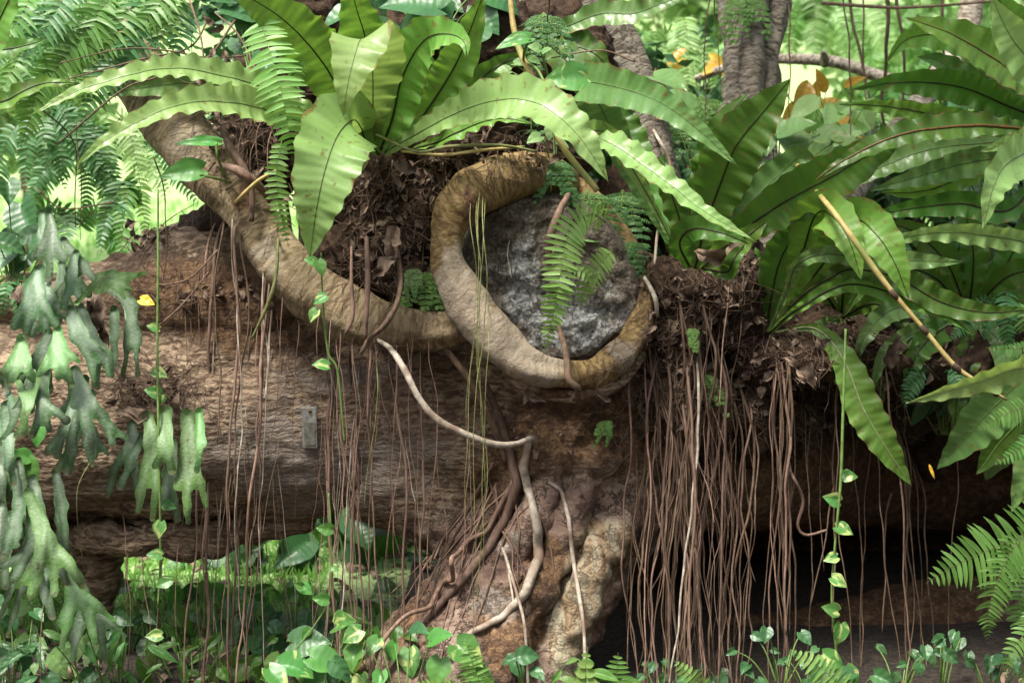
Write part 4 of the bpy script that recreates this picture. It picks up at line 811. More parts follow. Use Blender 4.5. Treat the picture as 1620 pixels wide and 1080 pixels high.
nest('birds_nest_fern', (1530, 500, 6.35), 'shaded strap-leaved fern with short arching fronds behind the yellow stem at right', [
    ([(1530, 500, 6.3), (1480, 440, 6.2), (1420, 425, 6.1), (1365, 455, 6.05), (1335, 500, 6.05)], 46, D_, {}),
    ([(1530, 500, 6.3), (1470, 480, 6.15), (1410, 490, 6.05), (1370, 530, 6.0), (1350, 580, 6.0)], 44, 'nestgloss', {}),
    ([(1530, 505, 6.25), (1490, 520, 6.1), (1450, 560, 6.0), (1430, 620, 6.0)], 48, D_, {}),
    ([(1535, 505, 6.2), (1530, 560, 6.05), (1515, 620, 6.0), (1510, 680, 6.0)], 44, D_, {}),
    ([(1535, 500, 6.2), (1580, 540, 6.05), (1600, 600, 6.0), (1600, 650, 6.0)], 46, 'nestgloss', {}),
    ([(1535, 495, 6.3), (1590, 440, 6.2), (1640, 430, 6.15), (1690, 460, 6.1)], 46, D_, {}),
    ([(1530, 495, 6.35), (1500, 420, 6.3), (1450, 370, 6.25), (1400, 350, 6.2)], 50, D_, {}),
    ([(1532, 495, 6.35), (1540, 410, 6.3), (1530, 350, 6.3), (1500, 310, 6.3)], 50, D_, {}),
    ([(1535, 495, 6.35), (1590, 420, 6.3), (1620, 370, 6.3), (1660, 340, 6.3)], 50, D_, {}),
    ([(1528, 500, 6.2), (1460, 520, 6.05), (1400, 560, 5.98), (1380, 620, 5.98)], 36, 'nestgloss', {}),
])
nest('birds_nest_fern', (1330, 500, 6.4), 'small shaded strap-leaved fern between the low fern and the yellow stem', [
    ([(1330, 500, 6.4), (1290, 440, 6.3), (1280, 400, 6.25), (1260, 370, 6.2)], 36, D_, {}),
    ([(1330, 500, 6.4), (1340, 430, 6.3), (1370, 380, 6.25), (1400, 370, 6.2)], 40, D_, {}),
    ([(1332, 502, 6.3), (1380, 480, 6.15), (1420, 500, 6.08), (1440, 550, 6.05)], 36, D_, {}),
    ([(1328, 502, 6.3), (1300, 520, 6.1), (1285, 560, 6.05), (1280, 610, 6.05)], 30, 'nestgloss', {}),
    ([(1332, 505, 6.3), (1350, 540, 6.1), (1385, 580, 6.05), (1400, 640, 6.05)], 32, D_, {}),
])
# dark ribbed leaves in the shade at the right
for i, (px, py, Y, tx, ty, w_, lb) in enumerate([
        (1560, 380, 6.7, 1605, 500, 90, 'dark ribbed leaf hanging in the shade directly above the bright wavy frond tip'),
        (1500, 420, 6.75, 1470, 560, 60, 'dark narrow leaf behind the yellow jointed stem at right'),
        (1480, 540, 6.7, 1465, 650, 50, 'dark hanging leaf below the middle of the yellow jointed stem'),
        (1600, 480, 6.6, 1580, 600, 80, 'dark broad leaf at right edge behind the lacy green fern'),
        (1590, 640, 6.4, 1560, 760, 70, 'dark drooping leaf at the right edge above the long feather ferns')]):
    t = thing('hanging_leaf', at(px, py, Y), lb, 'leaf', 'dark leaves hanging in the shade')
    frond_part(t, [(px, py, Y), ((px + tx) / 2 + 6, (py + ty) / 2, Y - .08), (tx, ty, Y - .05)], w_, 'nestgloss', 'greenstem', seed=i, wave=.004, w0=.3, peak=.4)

# ================================================================= FEATHER (SWORD) FERNS
def swordfern(loc, label, fronds, mats='sword', group='feather ferns', **kw):
    t = thing('sword_fern', at(*loc), label, 'fern', group)
    for i, f in enumerate(fronds):
        mb = MB(); k = dict(seed=i * 3 + len(label)); k.update(kw); k.update(f[2] if len(f) > 2 else {})
        mm = k.pop('m', mats); sword(mb, f[0], f[1], **k); mb.build('frond', [M[mm], M['rootdark'] if mm != 'swordlight' else M['greenstem']], t)
    return t
swordfern((960, 345, 5.7), 'bright feather fern with two drooping fronds hanging over the cut limb face', [
    ([(958, 352, 5.72), (935, 338, 5.66), (905, 358, 5.6), (890, 405, 5.58), (884, 450, 5.57), (872, 510, 5.6), (860, 560, 5.66)], 64, dict(spacing=.0195, gaps=0, droop=.04, fwd=.06)),
    ([(968, 395, 5.72), (948, 420, 5.66), (930, 445, 5.63), (917, 490, 5.66)], 46, dict(spacing=.018, gaps=0, droop=.04, fwd=.1)),
    ([(905, 420, 5.6), (925, 432, 5.58), (940, 440, 5.6), (955, 425, 5.62)], 22, dict(spacing=.014))], 'swordlight', pw=.4)
swordfern((430, 50, 5.75), 'pale feather fern with twisted fronds hanging in front of the big fern at left', [
    ([(410, 30, 5.75), (428, 85, 5.68), (446, 150, 5.64), (458, 215, 5.66), (462, 250, 5.7)], 84, dict(spacing=.021, gaps=0, droop=.1, fwd=.05)),
    ([(446, 222, 5.72), (437, 280, 5.68), (443, 335, 5.68), (458, 395, 5.72)], 38, dict(spacing=.019, gaps=0, droop=.05, fwd=.05)),
    ([(452, 40, 5.9), (470, 90, 5.85), (466, 150, 5.85)], 40)], 'swordlight')
ul = []
rnd = random.Random(5)
for (x0, y0, x1, y1, x2, y2, w_) in [(230, -40, 140, 40, 70, 130, 80), (270, -40, 215, 60, 185, 130, 84), (290, -30, 262, 40, 245, 98, 76), (150, -40, 80, 30, 20, 110, 76), (200, -20, 110, 80, 30, 190, 72), (230, -30, 190, 40, 150, 105, 76), (180, -30, 150, 40, 120, 130, 70), (130, -40, 100, 40, 70, 120, 70), (90, -40, 30, 30, -20, 100, 70),
        (240, 20, 170, 110, 120, 210, 70), (160, 20, 80, 100, 20, 200, 64), (300, -40, 250, 10, 205, 60, 70), (110, 90, 60, 150, 30, 240, 60), (60, 60, 20, 110, -30, 200, 60), (200, 60, 150, 120, 95, 165, 56), (300, 10, 285, 60, 270, 100, 56)]:
    ul.append(([(x0, y0, 6.15), ((x0 + x1) / 2 - 4, (y0 + y1) / 2 - 8, 6.05), (x1, y1, 5.98), (x2, y2, 6.0)], w_ , dict(m=rnd.choice(['sword', 'sworddark', 'sword']))))
swordfern((240, -40, 6.5), 'dense fan of long feather fern fronds spilling over the limb at upper left', ul, 'sword', spacing=.021, pw=.3)
def hang_clump(x, y, Y, lab, n, seed, spread=60, length=150, w_=46, mats=('sword', 'sworddark'), sp=.02, up=.35, group='feather ferns behind the tree'):
    rnd = random.Random(seed); fr = []; n = max(6, int(n * .72))
    for i in range(n):
        a = rnd.uniform(-1.0, 1.0); L = length * rnd.uniform(.7, 1.15); dx = a * spread
        fr.append(([(x + a * 8, y, Y), (x + dx * .45, y - L * up * rnd.uniform(.5, 1.2), Y - .05 * rnd.random()), (x + dx * .95, y - L * .05 + L * .25 * abs(a), Y - .1), (x + dx * 1.3, y + L * (.35 + .5 * rnd.random()), Y - .1 + rnd.uniform(-.1, .1))], w_ * rnd.uniform(.8, 1.2), dict(m=rnd.choice(mats))))
    return swordfern((x, y, Y), lab, fr, spacing=sp, pw=.36, group=group)
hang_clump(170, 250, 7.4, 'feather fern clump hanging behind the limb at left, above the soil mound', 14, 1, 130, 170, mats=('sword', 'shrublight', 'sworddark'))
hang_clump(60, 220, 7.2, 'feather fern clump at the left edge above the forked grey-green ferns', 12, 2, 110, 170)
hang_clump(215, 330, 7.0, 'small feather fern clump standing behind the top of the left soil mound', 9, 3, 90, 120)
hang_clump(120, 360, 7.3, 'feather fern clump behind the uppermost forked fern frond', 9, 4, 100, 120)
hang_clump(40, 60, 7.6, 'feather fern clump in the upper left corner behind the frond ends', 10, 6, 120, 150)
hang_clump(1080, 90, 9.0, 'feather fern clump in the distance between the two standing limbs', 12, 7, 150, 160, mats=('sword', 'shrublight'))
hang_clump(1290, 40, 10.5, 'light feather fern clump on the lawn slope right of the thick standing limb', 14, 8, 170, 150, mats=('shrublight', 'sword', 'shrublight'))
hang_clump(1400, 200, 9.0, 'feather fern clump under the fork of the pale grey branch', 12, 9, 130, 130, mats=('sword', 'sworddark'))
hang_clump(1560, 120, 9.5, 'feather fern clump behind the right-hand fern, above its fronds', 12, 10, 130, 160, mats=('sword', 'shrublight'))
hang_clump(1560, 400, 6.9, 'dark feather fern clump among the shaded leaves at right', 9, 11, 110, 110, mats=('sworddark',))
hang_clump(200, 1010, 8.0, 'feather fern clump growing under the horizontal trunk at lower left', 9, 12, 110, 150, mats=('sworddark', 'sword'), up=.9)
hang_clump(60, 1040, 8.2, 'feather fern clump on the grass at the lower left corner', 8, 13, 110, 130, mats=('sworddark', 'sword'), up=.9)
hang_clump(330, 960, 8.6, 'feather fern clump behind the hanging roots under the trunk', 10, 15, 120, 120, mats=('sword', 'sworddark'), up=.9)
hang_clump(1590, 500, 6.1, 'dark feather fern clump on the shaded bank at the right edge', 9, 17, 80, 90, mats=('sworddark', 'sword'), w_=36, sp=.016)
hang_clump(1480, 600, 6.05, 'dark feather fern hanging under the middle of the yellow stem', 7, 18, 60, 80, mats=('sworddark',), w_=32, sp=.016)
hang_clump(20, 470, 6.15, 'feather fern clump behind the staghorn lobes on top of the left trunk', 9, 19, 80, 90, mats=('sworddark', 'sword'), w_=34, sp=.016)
swordfern((1680, 830, 5.6), 'long-leafleted feather fern fronds entering from the right edge in front of the dark hollow', [
    ([(1680, 815, 5.6), (1620, 845, 5.55), (1560, 872, 5.5), (1510, 895, 5.5), (1465, 922, 5.5)], 118, dict(spacing=.021, pw=.22, n0=1.0, droop=.1)),
    ([(1680, 840, 5.5), (1620, 850, 5.45), (1585, 900, 5.42), (1565, 960, 5.42), (1562, 1014, 5.45)], 70, dict(spacing=.014, pw=.33)),
    ([(1690, 850, 5.6), (1640, 880, 5.55), (1615, 940, 5.5), (1605, 1005, 5.5)], 74, dict(spacing=.015, pw=.28)),
    ([(1680, 860, 5.5), (1650, 960, 5.45), (1600, 1030, 5.4), (1590, 1075, 5.4)], 60),
    ([(1680, 620, 5.7), (1630, 640, 5.6), (1580, 660, 5.55), (1545, 680, 5.55)], 50, dict(spacing=.014)),
    ([(1680, 660, 5.7), (1640, 690, 5.6), (1610, 712, 5.58), (1570, 735, 5.58)], 46, dict(spacing=.014)),
    ([(1680, 520, 5.8), (1640, 545, 5.75), (1600, 552, 5.7), (1560, 550, 5.7)], 34, dict(spacing=.014))], 'sword')
swordfern((740, 1100, 5.3), 'pale upright feather fern frond at the foot of the leaning buttress', [([(772, 1110, 5.3), (752, 1060, 5.28), (735, 1010, 5.28)], 56, dict(spacing=.0135)), ([(772, 1112, 5.3), (700, 1085, 5.28), (640, 1085, 5.28)], 40)], 'swordlight')
swordfern((975, 1110, 5.5), 'blue-green upright feather fern frond standing right of the buttress foot', [([(975, 1110, 5.5), (976, 1070, 5.48), (978, 1032, 5.48)], 62, dict(spacing=.016, n0=1)), ([(970, 1110, 5.5), (930, 1085, 5.5), (900, 1075, 5.5)], 34)], 'sword')
swordfern((1085, 1110, 5.2), 'bright feather fern tip at the bottom edge below the root curtain', [([(1130, 1110, 5.2), (1100, 1075, 5.18), (1066, 1044, 5.18)], 48, dict(spacing=.015))], 'swordlight')
swordfern((1320, 1120, 5.2), 'bright arching feather fern frond at the bottom edge in front of the low log', [([(1360, 1130, 5.2), (1325, 1080, 5.18), (1290, 1050, 5.16), (1250, 1027, 5.16)], 66, dict(spacing=.0175))], 'swordlight')
swordfern((935, 1110, 5.4), 'small curled fern fiddlehead with two leaflets right of the buttress foot', [([(925, 1120, 5.4), (926, 1080, 5.4), (928, 1035, 5.4), (930, 1022, 5.4)], 40, dict(spacing=.045, pw=.5))], 'swordlight')
swordfern((1610, 1060, 5.6), 'small pale fern in the lower right corner', [([(1660, 1110, 5.6), (1630, 1070, 5.6), (1600, 1052, 5.6)], 44), ([(1660, 1110, 5.6), (1640, 1060, 5.6), (1612, 1030, 5.6)], 40)], 'swordlight')
# small lacy ferns on bark and soil
def lacy(px, py, lab, n=6, size=44, seed=0, m_='sword', down=True, Y=None):
    rnd = random.Random(seed); c = surf(px, py, .02) if Y is None else at(px, py, Y); Yc = c.y
    t = thing('lacy_fern', c, lab, 'fern', 'small lacy ferns')
    for i in range(n):
        a = rnd.uniform(-1, 1); L = size * rnd.uniform(.7, 1.3); s_ = 1 if down else -1
        ex, ey = px + a * L * .6, py + s_ * L
        mb = MB()
        pts = spline([tuple(at(px, py, Yc)), tuple(at(px + a * L * .3, py + s_ * L * .3, Yc - .05)), tuple(at(ex, ey, Yc - .06))], 9)[0]
        mb.cur = 1; tube(mb, [(*p_, .0016) for p_ in pts], seg=4, n=9); mb.cur = 0
        for q in range(1, 9):
            p0 = Vector(pts[q]); sc_ = (1 - q / 10) * L * mpp(Yc) * .42
            for sd in (-1, 1):
                if rnd.random() < .25: continue
                sword(mb, [tuple(p0), tuple(p0 + Vector((sd * sc_ * .5, -.003, -.1 * sc_))), tuple(p0 + Vector((sd * sc_, 0, -s_ * .35 * sc_)))], 7.5, spacing=.0085, seed=seed + q, world=True, pw=.5)
        mb.build('frond', [M[m_], M['greenstem']], t)
lacy(672, 430, 'lacy green fern hanging on the limb left of the oval ring', 7, 62, 1, 'swordlight')
lacy(690, 470, 'small bright lacy fern where the limb meets the oval ring', 5, 46, 2, 'swordlight')
lacy(655, 425, 'tiny lacy fern tufts on the soil above the end of the limb', 5, 36, 3, 'shrub')
lacy(875, 250, 'lacy fern drooping over the top of the oval ring', 8, 70, 4, 'sworddark')
lacy(930, 300, 'lacy fern with dark fronds right of the ring top, below the broken stick', 8, 80, 5, 'sworddark')
lacy(985, 300, 'dark lacy fern between the ring and the leaning branch', 8, 84, 6, 'sworddark')
lacy(1000, 380, 'dark lacy fern on the right shoulder of the ring', 6, 60, 7, 'sworddark')
lacy(860, 20, 'bluish lacy fern under the top edge beside the brown stick', 8, 80, 8, 'sworddark', Y=6.2)
lacy(840, 120, 'bluish lacy fern behind the two round variegated leaves', 8, 80, 9, 'sworddark', Y=6.25)
lacy(1095, 520, 'tiny bright fern on the soil below the second strap-leaved fern', 4, 34, 10, 'swordlight')
lacy(1110, 590, 'tiny bright fern sprig on rotten bark at the head of the root curtain', 4, 50, 11, 'swordlight')
lacy(960, 665, 'tiny fern sprig on the bark below the ring', 4, 34, 12, 'sword')
lacy(1060, 190, 'grey-green lacy fern behind the frond tips between the two standing limbs', 7, 90, 13, 'sworddark', Y=7.0)
lacy(1180, -10, 'lacy fern hanging from the top edge over the thick standing limb', 8, 60, 14, 'sword', Y=7.4)
lacy(1110, 150, 'lacy fern left of the thick standing limb', 7, 90, 15, 'sword', Y=7.9)

# ================================================================= STAGHORN FERNS
def stag(name, loc, label, fronds, cat='fern', group='forked staghorn ferns'):
    t = thing(name, at(*loc), label, cat, group)
    if len(fronds) > 10:      # a second, darker layer of fronds behind
        rr_ = random.Random(3); more = []
        for (b_, m_, w0_, w1_, tp_, Y_, mm_) in fronds:
            dx, dy, an = rr_.uniform(-22, 22), rr_.uniform(-30, 26), rr_.uniform(-.3, .3)
            f_ = lambda x, y: (b_[0] + dx + (x - b_[0]) * math.cos(an) - (y - b_[1]) * math.sin(an), b_[1] + dy + (x - b_[0]) * math.sin(an) + (y - b_[1]) * math.cos(an))
            more.append((f_(*b_), f_(*m_), w0_, w1_, [(*f_(q[0], q[1]), q[2]) if len(q) == 3 else (*f_(q[0], q[1]), *f_(q[2], q[3]), *q[4:]) for q in tp_], Y_ + .12, 'stag'))
        fronds = fronds + more
    for i, f in enumerate(fronds):
        base, mid, w0, w1, tips, Y, m_ = f
        segs = [(base, mid, w0, w1)]
        for tp in tips:
            if len(tp) == 3: segs.append((mid, (tp[0], tp[1]), w1 * .55, tp[2]))
            else: segs += [(mid, (tp[0], tp[1]), w1 * .6, tp[4]), ((tp[0], tp[1]), (tp[2], tp[3]), tp[4], tp[5] if len(tp) > 5 else tp[4] * .8)]
        mb = MB(); sheet(mb, segs, base, Y, seed=i + len(label), sag=-.02); mb.build('frond', M[m_], t)
    return t
S, SL = 'stag', 'staglight'
stag('staghorn_fern', (60, 400, 5.6), 'large grey-green staghorn fern mass hanging down the left edge', [
    ((78, 335), (80, 372), 6, 17, [(58, 405, 9), (78, 440, 8), (102, 408, 9)], 5.60, S),
    ((62, 425), (55, 462), 10, 27, [(22, 515, 9), (42, 530, 9), (88, 512, 8)], 5.58, S),
    ((120, 400), (112, 440), 7, 14, [(100, 490, 9), (125, 470, 8)], 5.66, S),
    ((100, 380), (130, 420), 6, 16, [(150, 440, 9), (90, 470, 9)], 5.72, S),
    ((112, 490), (125, 530), 9, 24, [(143, 570, 150, 612, 8, 6), (163, 560, 172, 592, 8, 5)], 5.60, S),
    ((92, 520), (92, 548), 7, 20, [(62, 592, 8), (92, 595, 7), (113, 607, 8), (124, 572, 5)], 5.50, SL),
    ((35, 535), (32, 565), 9, 24, [(4, 590, 9), (15, 605, 9), (52, 600, 9)], 5.54, SL),
    ((28, 600), (45, 640), 6, 12, [(35, 680, 25, 688, 9, 7), (60, 600, 8)], 5.50, SL),
    ((70, 590), (68, 635), 10, 14, [(52, 688, 9), (105, 665, 9), (78, 678, 7)], 5.52, S),
    ((118, 585), (130, 620), 10, 20, [(140, 700, 146, 735, 12, 5), (165, 660, 178, 700, 9, 7), (165, 665, 198, 692, 7, 6), (115, 640, 9)], 5.54, S),
    ((135, 600), (100, 680), 8, 12, [(90, 720, 9), (75, 715, 9)], 5.60, S),
    ((172, 455), (205, 480), 5, 12, [(215, 540, 14), (219, 594, 5)], 5.68, S),
    ((180, 490), (182, 530), 8, 13, [(180, 580, 8)], 5.75, S),
    ((10, 640), (12, 690), 10, 16, [(12, 740, 8), (22, 765, 7)], 5.6, S),
    ((25, 740), (30, 800), 5, 16, [(5, 880, 10), (25, 860, 9)], 5.58, S),
    ((50, 770), (62, 840), 8, 17, [(35, 930, 14), (12, 1005, 5)], 5.66, S),
    ((88, 745), (98, 800), 8, 15, [(106, 872, 9)], 5.72, S),
    ((0, 800), (5, 870), 12, 18, [(8, 925, 9), (-15, 930, 9)], 5.62, S),
    ((45, 778), (72, 855), 9, 24, [(55, 900, 27, 925, 9, 7), (50, 940, 10), (86, 880, 86, 938, 10, 8), (105, 885, 130, 925, 11, 9)], 5.46, SL),
    ((100, 880), (118, 935), 8, 20, [(98, 1022, 6), (98, 985, 12), (140, 970, 152, 1020, 12, 6), (150, 955, 183, 982, 9, 3)], 5.54, SL),
    ((60, 905), (75, 950), 8, 12, [(82, 975, 9)], 5.6, S),
    ((-10, 700), (0, 760), 12, 18, [(2, 830, 10)], 5.7, S),
])
stag('staghorn_fern', (262, 640, 5.6), 'smaller green staghorn fern clump on the trunk right of the main one', [
    ((210, 668), (210, 695), 8, 15, [(182, 740, 170, 785, 9, 6), (212, 745, 217, 785, 9, 6)], 5.78, S),
    ((235, 660), (240, 705), 10, 20, [(222, 780, 218, 808, 9, 6), (248, 775, 241, 820, 9, 5)], 5.70, SL),
    ((262, 650), (262, 700), 12, 19, [(247, 735, 9), (272, 745, 8)], 5.66, SL),
    ((296, 655), (300, 715), 12, 23, [(280, 770, 9), (296, 790, 298, 824, 9, 6), (318, 765, 326, 800, 8, 4)], 5.68, SL),
    ((315, 650), (318, 700), 8, 11, [(312, 745, 6)], 5.64, SL),
    ((270, 700), (268, 750), 12, 17, [(258, 800, 9), (280, 820, 8)], 5.80, S),
    ((225, 690), (205, 735), 8, 12, [(190, 770, 8)], 5.76, S),
])
stag('staghorn_fern', (140, 465, 5.6), 'single small pale staghorn frond with browned tips reaching right from the left fern mass', [
    ((122, 478), (160, 438), 4, 5, [(178, 436, 12), (200, 438, 231, 432, 9, 3), (190, 450, 208, 458, 9, 4), (185, 455, 196, 471, 7, 4), (163, 455, 155, 463, 8, 3)], 5.5, SL)])
# ================================================================= AERIAL ROOTS
roots = []     # (name group, x order, builder args)
def root(px0, py0, Y0, py1, rpx, matn, seed, lean=0.0, wig=1.0, tail=None, Y1=None, fork=False):
    "one hanging root; wiggle in metres"
    rnd = random.Random(seed); a = at(px0, py0, Y0); b = at(px0 + lean, py1, Y1 or Y0); rpx *= .54
    top = surf(px0, py0, -.03); Yn = Y0 if matn == 'greenroot' else min(max(top.y - .05, Y0 - .15), Y0 + .35); a = at(px0, py0, Yn); b = at(px0 + lean, py1, (Y1 or Y0) * .6 + Yn * .4); dy = (top.y - a.y) if abs(top.y - a.y) < .5 else 0
    n = max(5, int((a - b).length / .07)); pts = []; r = rpx * mpp(Y0) * .5
    p1, p2 = rnd.uniform(0, 50), rnd.uniform(0, 50)
    for i in range(n + 1):
        t = i / n; q = a.lerp(b, t); k = min(1, t * 5)
        q = q + Vector((noise.noise(Vector((t * n * .11, p1, 0))) * .05 + noise.noise(Vector((t * n * .45, p1, 5))) * .012, noise.noise(Vector((t * n * .2, p2, 3))) * .05, 0)) * (wig * k)
        back = dy * max(0.0, 1 - i * .07 / .16) ** 2; q = q + Vector((0, back, -back * .05))
        pts.append((*q, r * (1.12 - .45 * t) * (1 + .12 * noise.noise(Vector((t * n * .6, p2, 9))))))
    mb = MB(); tube(mb, pts, seg=6 if rpx < 6 else 8, n=n * 3, bump=.14, bs=45, seed=seed)
    if fork:
        k = int(n * rnd.uniform(.3, .6)); q = Vector(pts[k][:3]); dx = rnd.choice((-1, 1)) * rnd.uniform(.03, .08); rem = pts[k][2] - pts[-1][2]
        tube(mb, [(*q, r * .6), (q.x + dx * .7, q.y - .01, q.z - rem * .3, r * .55), (q.x + dx, q.y, q.z - rem * .65, r * .45), (q.x + dx * .8, q.y, q.z - rem * .95, r * .3)], seg=5, n=24, bump=.14, bs=45)
    return mb
def bundle(items, group, phrase):
    "items: (x, y0, Y0, y1, rpx, mat, kw); labels follow their order from left to right"
    items = sorted(items, key=lambda t: t[0] + t[6].get('lean', 0) * .5); cols = {}
    names = {'root': 'brown', 'rootdark': 'dark brown', 'rootlight': 'pale grey', 'greenroot': 'thin yellow-green'}
    keys = []
    for it in items:
        size = 'thick' if it[4] >= 7.5 else ('slender' if it[4] >= 4 else 'thread-thin')
        c = names[it[5]]; keys.append((c if c.startswith('thin') else size + ' ' + c))
    for it, k in zip(items, keys):
        i = cols.get(k, 0); cols[k] = i + 1; tot = keys.count(k)
        o = root(*it[:2], it[2], it[3], it[4], it[5], seed=int(it[0] * 7 + it[3]), **it[6]).build('aerial_root', M[it[5]])
        lab = ('the only %s root %s' % (k, phrase)) if tot == 1 else ('%s %s root from the left, %s' % (ordn(i), k, phrase))
        tag(o, lab, 'root', group)
rt, rd, rl, gr_ = 'root', 'rootdark', 'rootlight', 'greenroot'
A = lambda x, y0, Y0, y1, r, m, **k: (x, y0, Y0, y1, r, m, k)
bundle([A(328, 350, 5.8, 1085, 8, rt, lean=-12), A(343, 340, 5.78, 1085, 11, rt, lean=-22, Y1=5.6), A(352, 345, 5.8, 700, 6, rd, lean=-2), A(370, 340, 5.76, 1090, 9, rt, lean=-14), A(378, 345, 5.82, 940, 6, rd, lean=-4), A(366, 330, 5.74, 1085, 5, rl, lean=20),
        A(418, 430, 5.76, 1090, 10, rt, lean=-38), A(424, 440, 5.8, 1085, 6, rt, lean=-30), A(415, 400, 5.7, 1090, 4, rl, lean=5), A(426, 480, 5.72, 630, 6, rl, lean=-8), A(398, 500, 5.78, 860, 4, rd), A(311, 430, 5.85, 760, 3, rt), A(300, 480, 5.85, 900, 3, rd, lean=-6), A(290, 470, 5.86, 720, 2.5, rd),
        A(445, 460, 5.78, 720, 3, rt, lean=-14), A(470, 500, 5.8, 740, 2.5, rd), A(308, 700, 5.75, 1085, 7, rt, lean=-10), A(380, 800, 5.9, 1085, 8, rd, lean=-14), A(186, 800, 5.9, 1010, 3, rd, lean=6), A(200, 860, 5.95, 1060, 4, rd), A(222, 830, 5.9, 1040, 3, rt, lean=10), A(262, 860, 5.9, 1080, 5, rd, lean=-26), A(280, 850, 5.9, 1010, 3, rt), A(60, 900, 5.7, 1080, 4, rd), A(115, 740, 5.7, 900, 3, gr_, lean=14)],
       'roots hanging before the left trunk', 'left of the metal tag')
rnd = random.Random(501)
bundle([A(rnd.choice([rnd.uniform(440, 690), rnd.uniform(290, 440)]), rnd.uniform(470, 560), rnd.uniform(5.68, 5.8), rnd.choice([rnd.uniform(640, 900), 1085]), rnd.choice([2, 2.4, 3, 3.6]), rnd.choice([rt, rd, rt, rl]), lean=rnd.gauss(0, 14), wig=1.6, fork=rnd.random() < .4) for k in range(34)], 'fine roots before the trunk', 'among the fine trailing roots over the trunk')
bundle([A(522, 545, 5.72, 1085, 6, rt, lean=6, fork=True), A(530, 545, 5.7, 1085, 10, rt, lean=-4), A(540, 550, 5.74, 860, 5, rd, lean=-14), A(548, 540, 5.7, 1085, 8, rt, lean=24, fork=True), A(560, 545, 5.72, 1085, 9, rt, lean=18), A(570, 548, 5.7, 1050, 6, rl, lean=-26), A(585, 540, 5.68, 1085, 7, rt, lean=6), A(592, 545, 5.72, 800, 3, gr_, lean=-14), A(603, 540, 5.66, 1085, 5, rd, lean=-18),
        A(515, 550, 5.75, 760, 4, rd, lean=-6), A(537, 640, 5.7, 1085, 7, rt, lean=-10), A(556, 700, 5.7, 1080, 5, rd, lean=6)],
       'roots hanging below the limb', 'just right of the metal tag')
bundle([A(630, 550, 5.7, 1085, 9, rt, lean=20), A(668, 560, 5.66, 1085, 9, rt, lean=-2), A(650, 548, 5.7, 900, 4, rd, lean=4), A(686, 560, 5.7, 860, 4, rd, lean=24), A(616, 560, 5.72, 960, 3.5, rd, lean=-4), A(640, 690, 5.7, 795, 3, rl, lean=14), A(735, 560, 5.62, 900, 3, rt, lean=-4), A(720, 560, 5.62, 830, 2.5, rd, lean=20)],
       'roots hanging left of the buttress', 'between limb and buttress')
bundle([A(757, 300, 5.55, 950, 3, gr_, lean=2), A(762, 305, 5.53, 1000, 2.5, gr_, lean=-4), A(766, 310, 5.55, 900, 2.5, gr_, lean=4), A(752, 315, 5.54, 820, 2, gr_, lean=-8), A(770, 480, 5.52, 780, 2, gr_, lean=-6), A(742, 318, 5.56, 660, 2, gr_, lean=0), A(805, 350, 5.62, 440, 2, rl, lean=-4)],
       'green strands over the ring', 'crossing the ring')
rnd = random.Random(77); it = []
for k in range(64):
    x = rnd.triangular(1000, 1212, 1085 + 20 * rnd.random()); y0 = rnd.uniform(440, 700); y1 = rnd.choice([1090, 1090, 1090, rnd.uniform(820, 1020)])
    it.append(A(x, y0, rnd.uniform(5.65, 5.9), y1, rnd.choice([2.5, 3, 3, 4, 4, 5, 6, 7.5, 9]), rnd.choice([rt, rd, rd]), lean=rnd.gauss(-2, 16), Y1=rnd.uniform(5.5, 5.8), fork=rnd.random() < .3, wig=1.9))
it += [A(1108, 560, 5.5, 1090, 9, rl, lean=-50), A(1022, 560, 5.6, 1090, 6, rt), A(1006, 700, 5.75, 1060, 5, rd), A(1160, 430, 5.6, 640, 5, rt, lean=-18), A(1058, 560, 5.55, 1085, 9, rt, lean=-2), A(1090, 560, 5.5, 1085, 10, rt, lean=4), A(1150, 560, 5.5, 1085, 9, rt, lean=-6)]
bundle(it, 'curtain of roots right of the buttress', 'in the curtain right of the buttress')
it = []
for k in range(13):
    x = rnd.uniform(1218, 1252); it.append(A(x, rnd.uniform(520, 600), rnd.uniform(5.7, 5.9), rnd.choice([1090, 1085, 1000]), rnd.choice([4, 5, 7, 9]), rnd.choice([rt, rd, rd]), lean=rnd.uniform(-16, 12), wig=1.1))
bundle(it, 'root bundle below the third fern', 'below the low strap-leaved fern')
it = [A(1328, 480, 5.9, 1000, 7, rd, lean=-6), A(1334, 520, 5.88, 1085, 5, rd, lean=8), A(1318, 700, 5.85, 960, 6, rd, lean=-32), A(1396, 540, 5.9, 1090, 5, rd, lean=20), A(1400, 560, 5.88, 1090, 7, rt, lean=48, Y1=5.7), A(1420, 650, 6.0, 1085, 8, rd, lean=26), A(1426, 660, 6.0, 1085, 6, rd, lean=16), A(1434, 660, 6.0, 1060, 5, rd, lean=20), A(1352, 660, 6.0, 1085, 5, rd, lean=10), A(1375, 640, 6.0, 1085, 4, rd, lean=-4), A(1448, 700, 6.1, 1060, 4, rd, lean=14), A(1470, 740, 6.1, 1080, 5, rd), A(1300, 660, 6.0, 900, 3, rd), A(1285, 640, 5.9, 1060, 5, rd, lean=-6), A(1268, 620, 5.9, 800, 4, rd), A(1410, 780, 6.0, 1000, 6, rd, lean=-18), A(1500, 620, 6.2, 1060, 4, rd, lean=6)]
bundle(it, 'roots before the dark hollow', 'before the dark hollow')
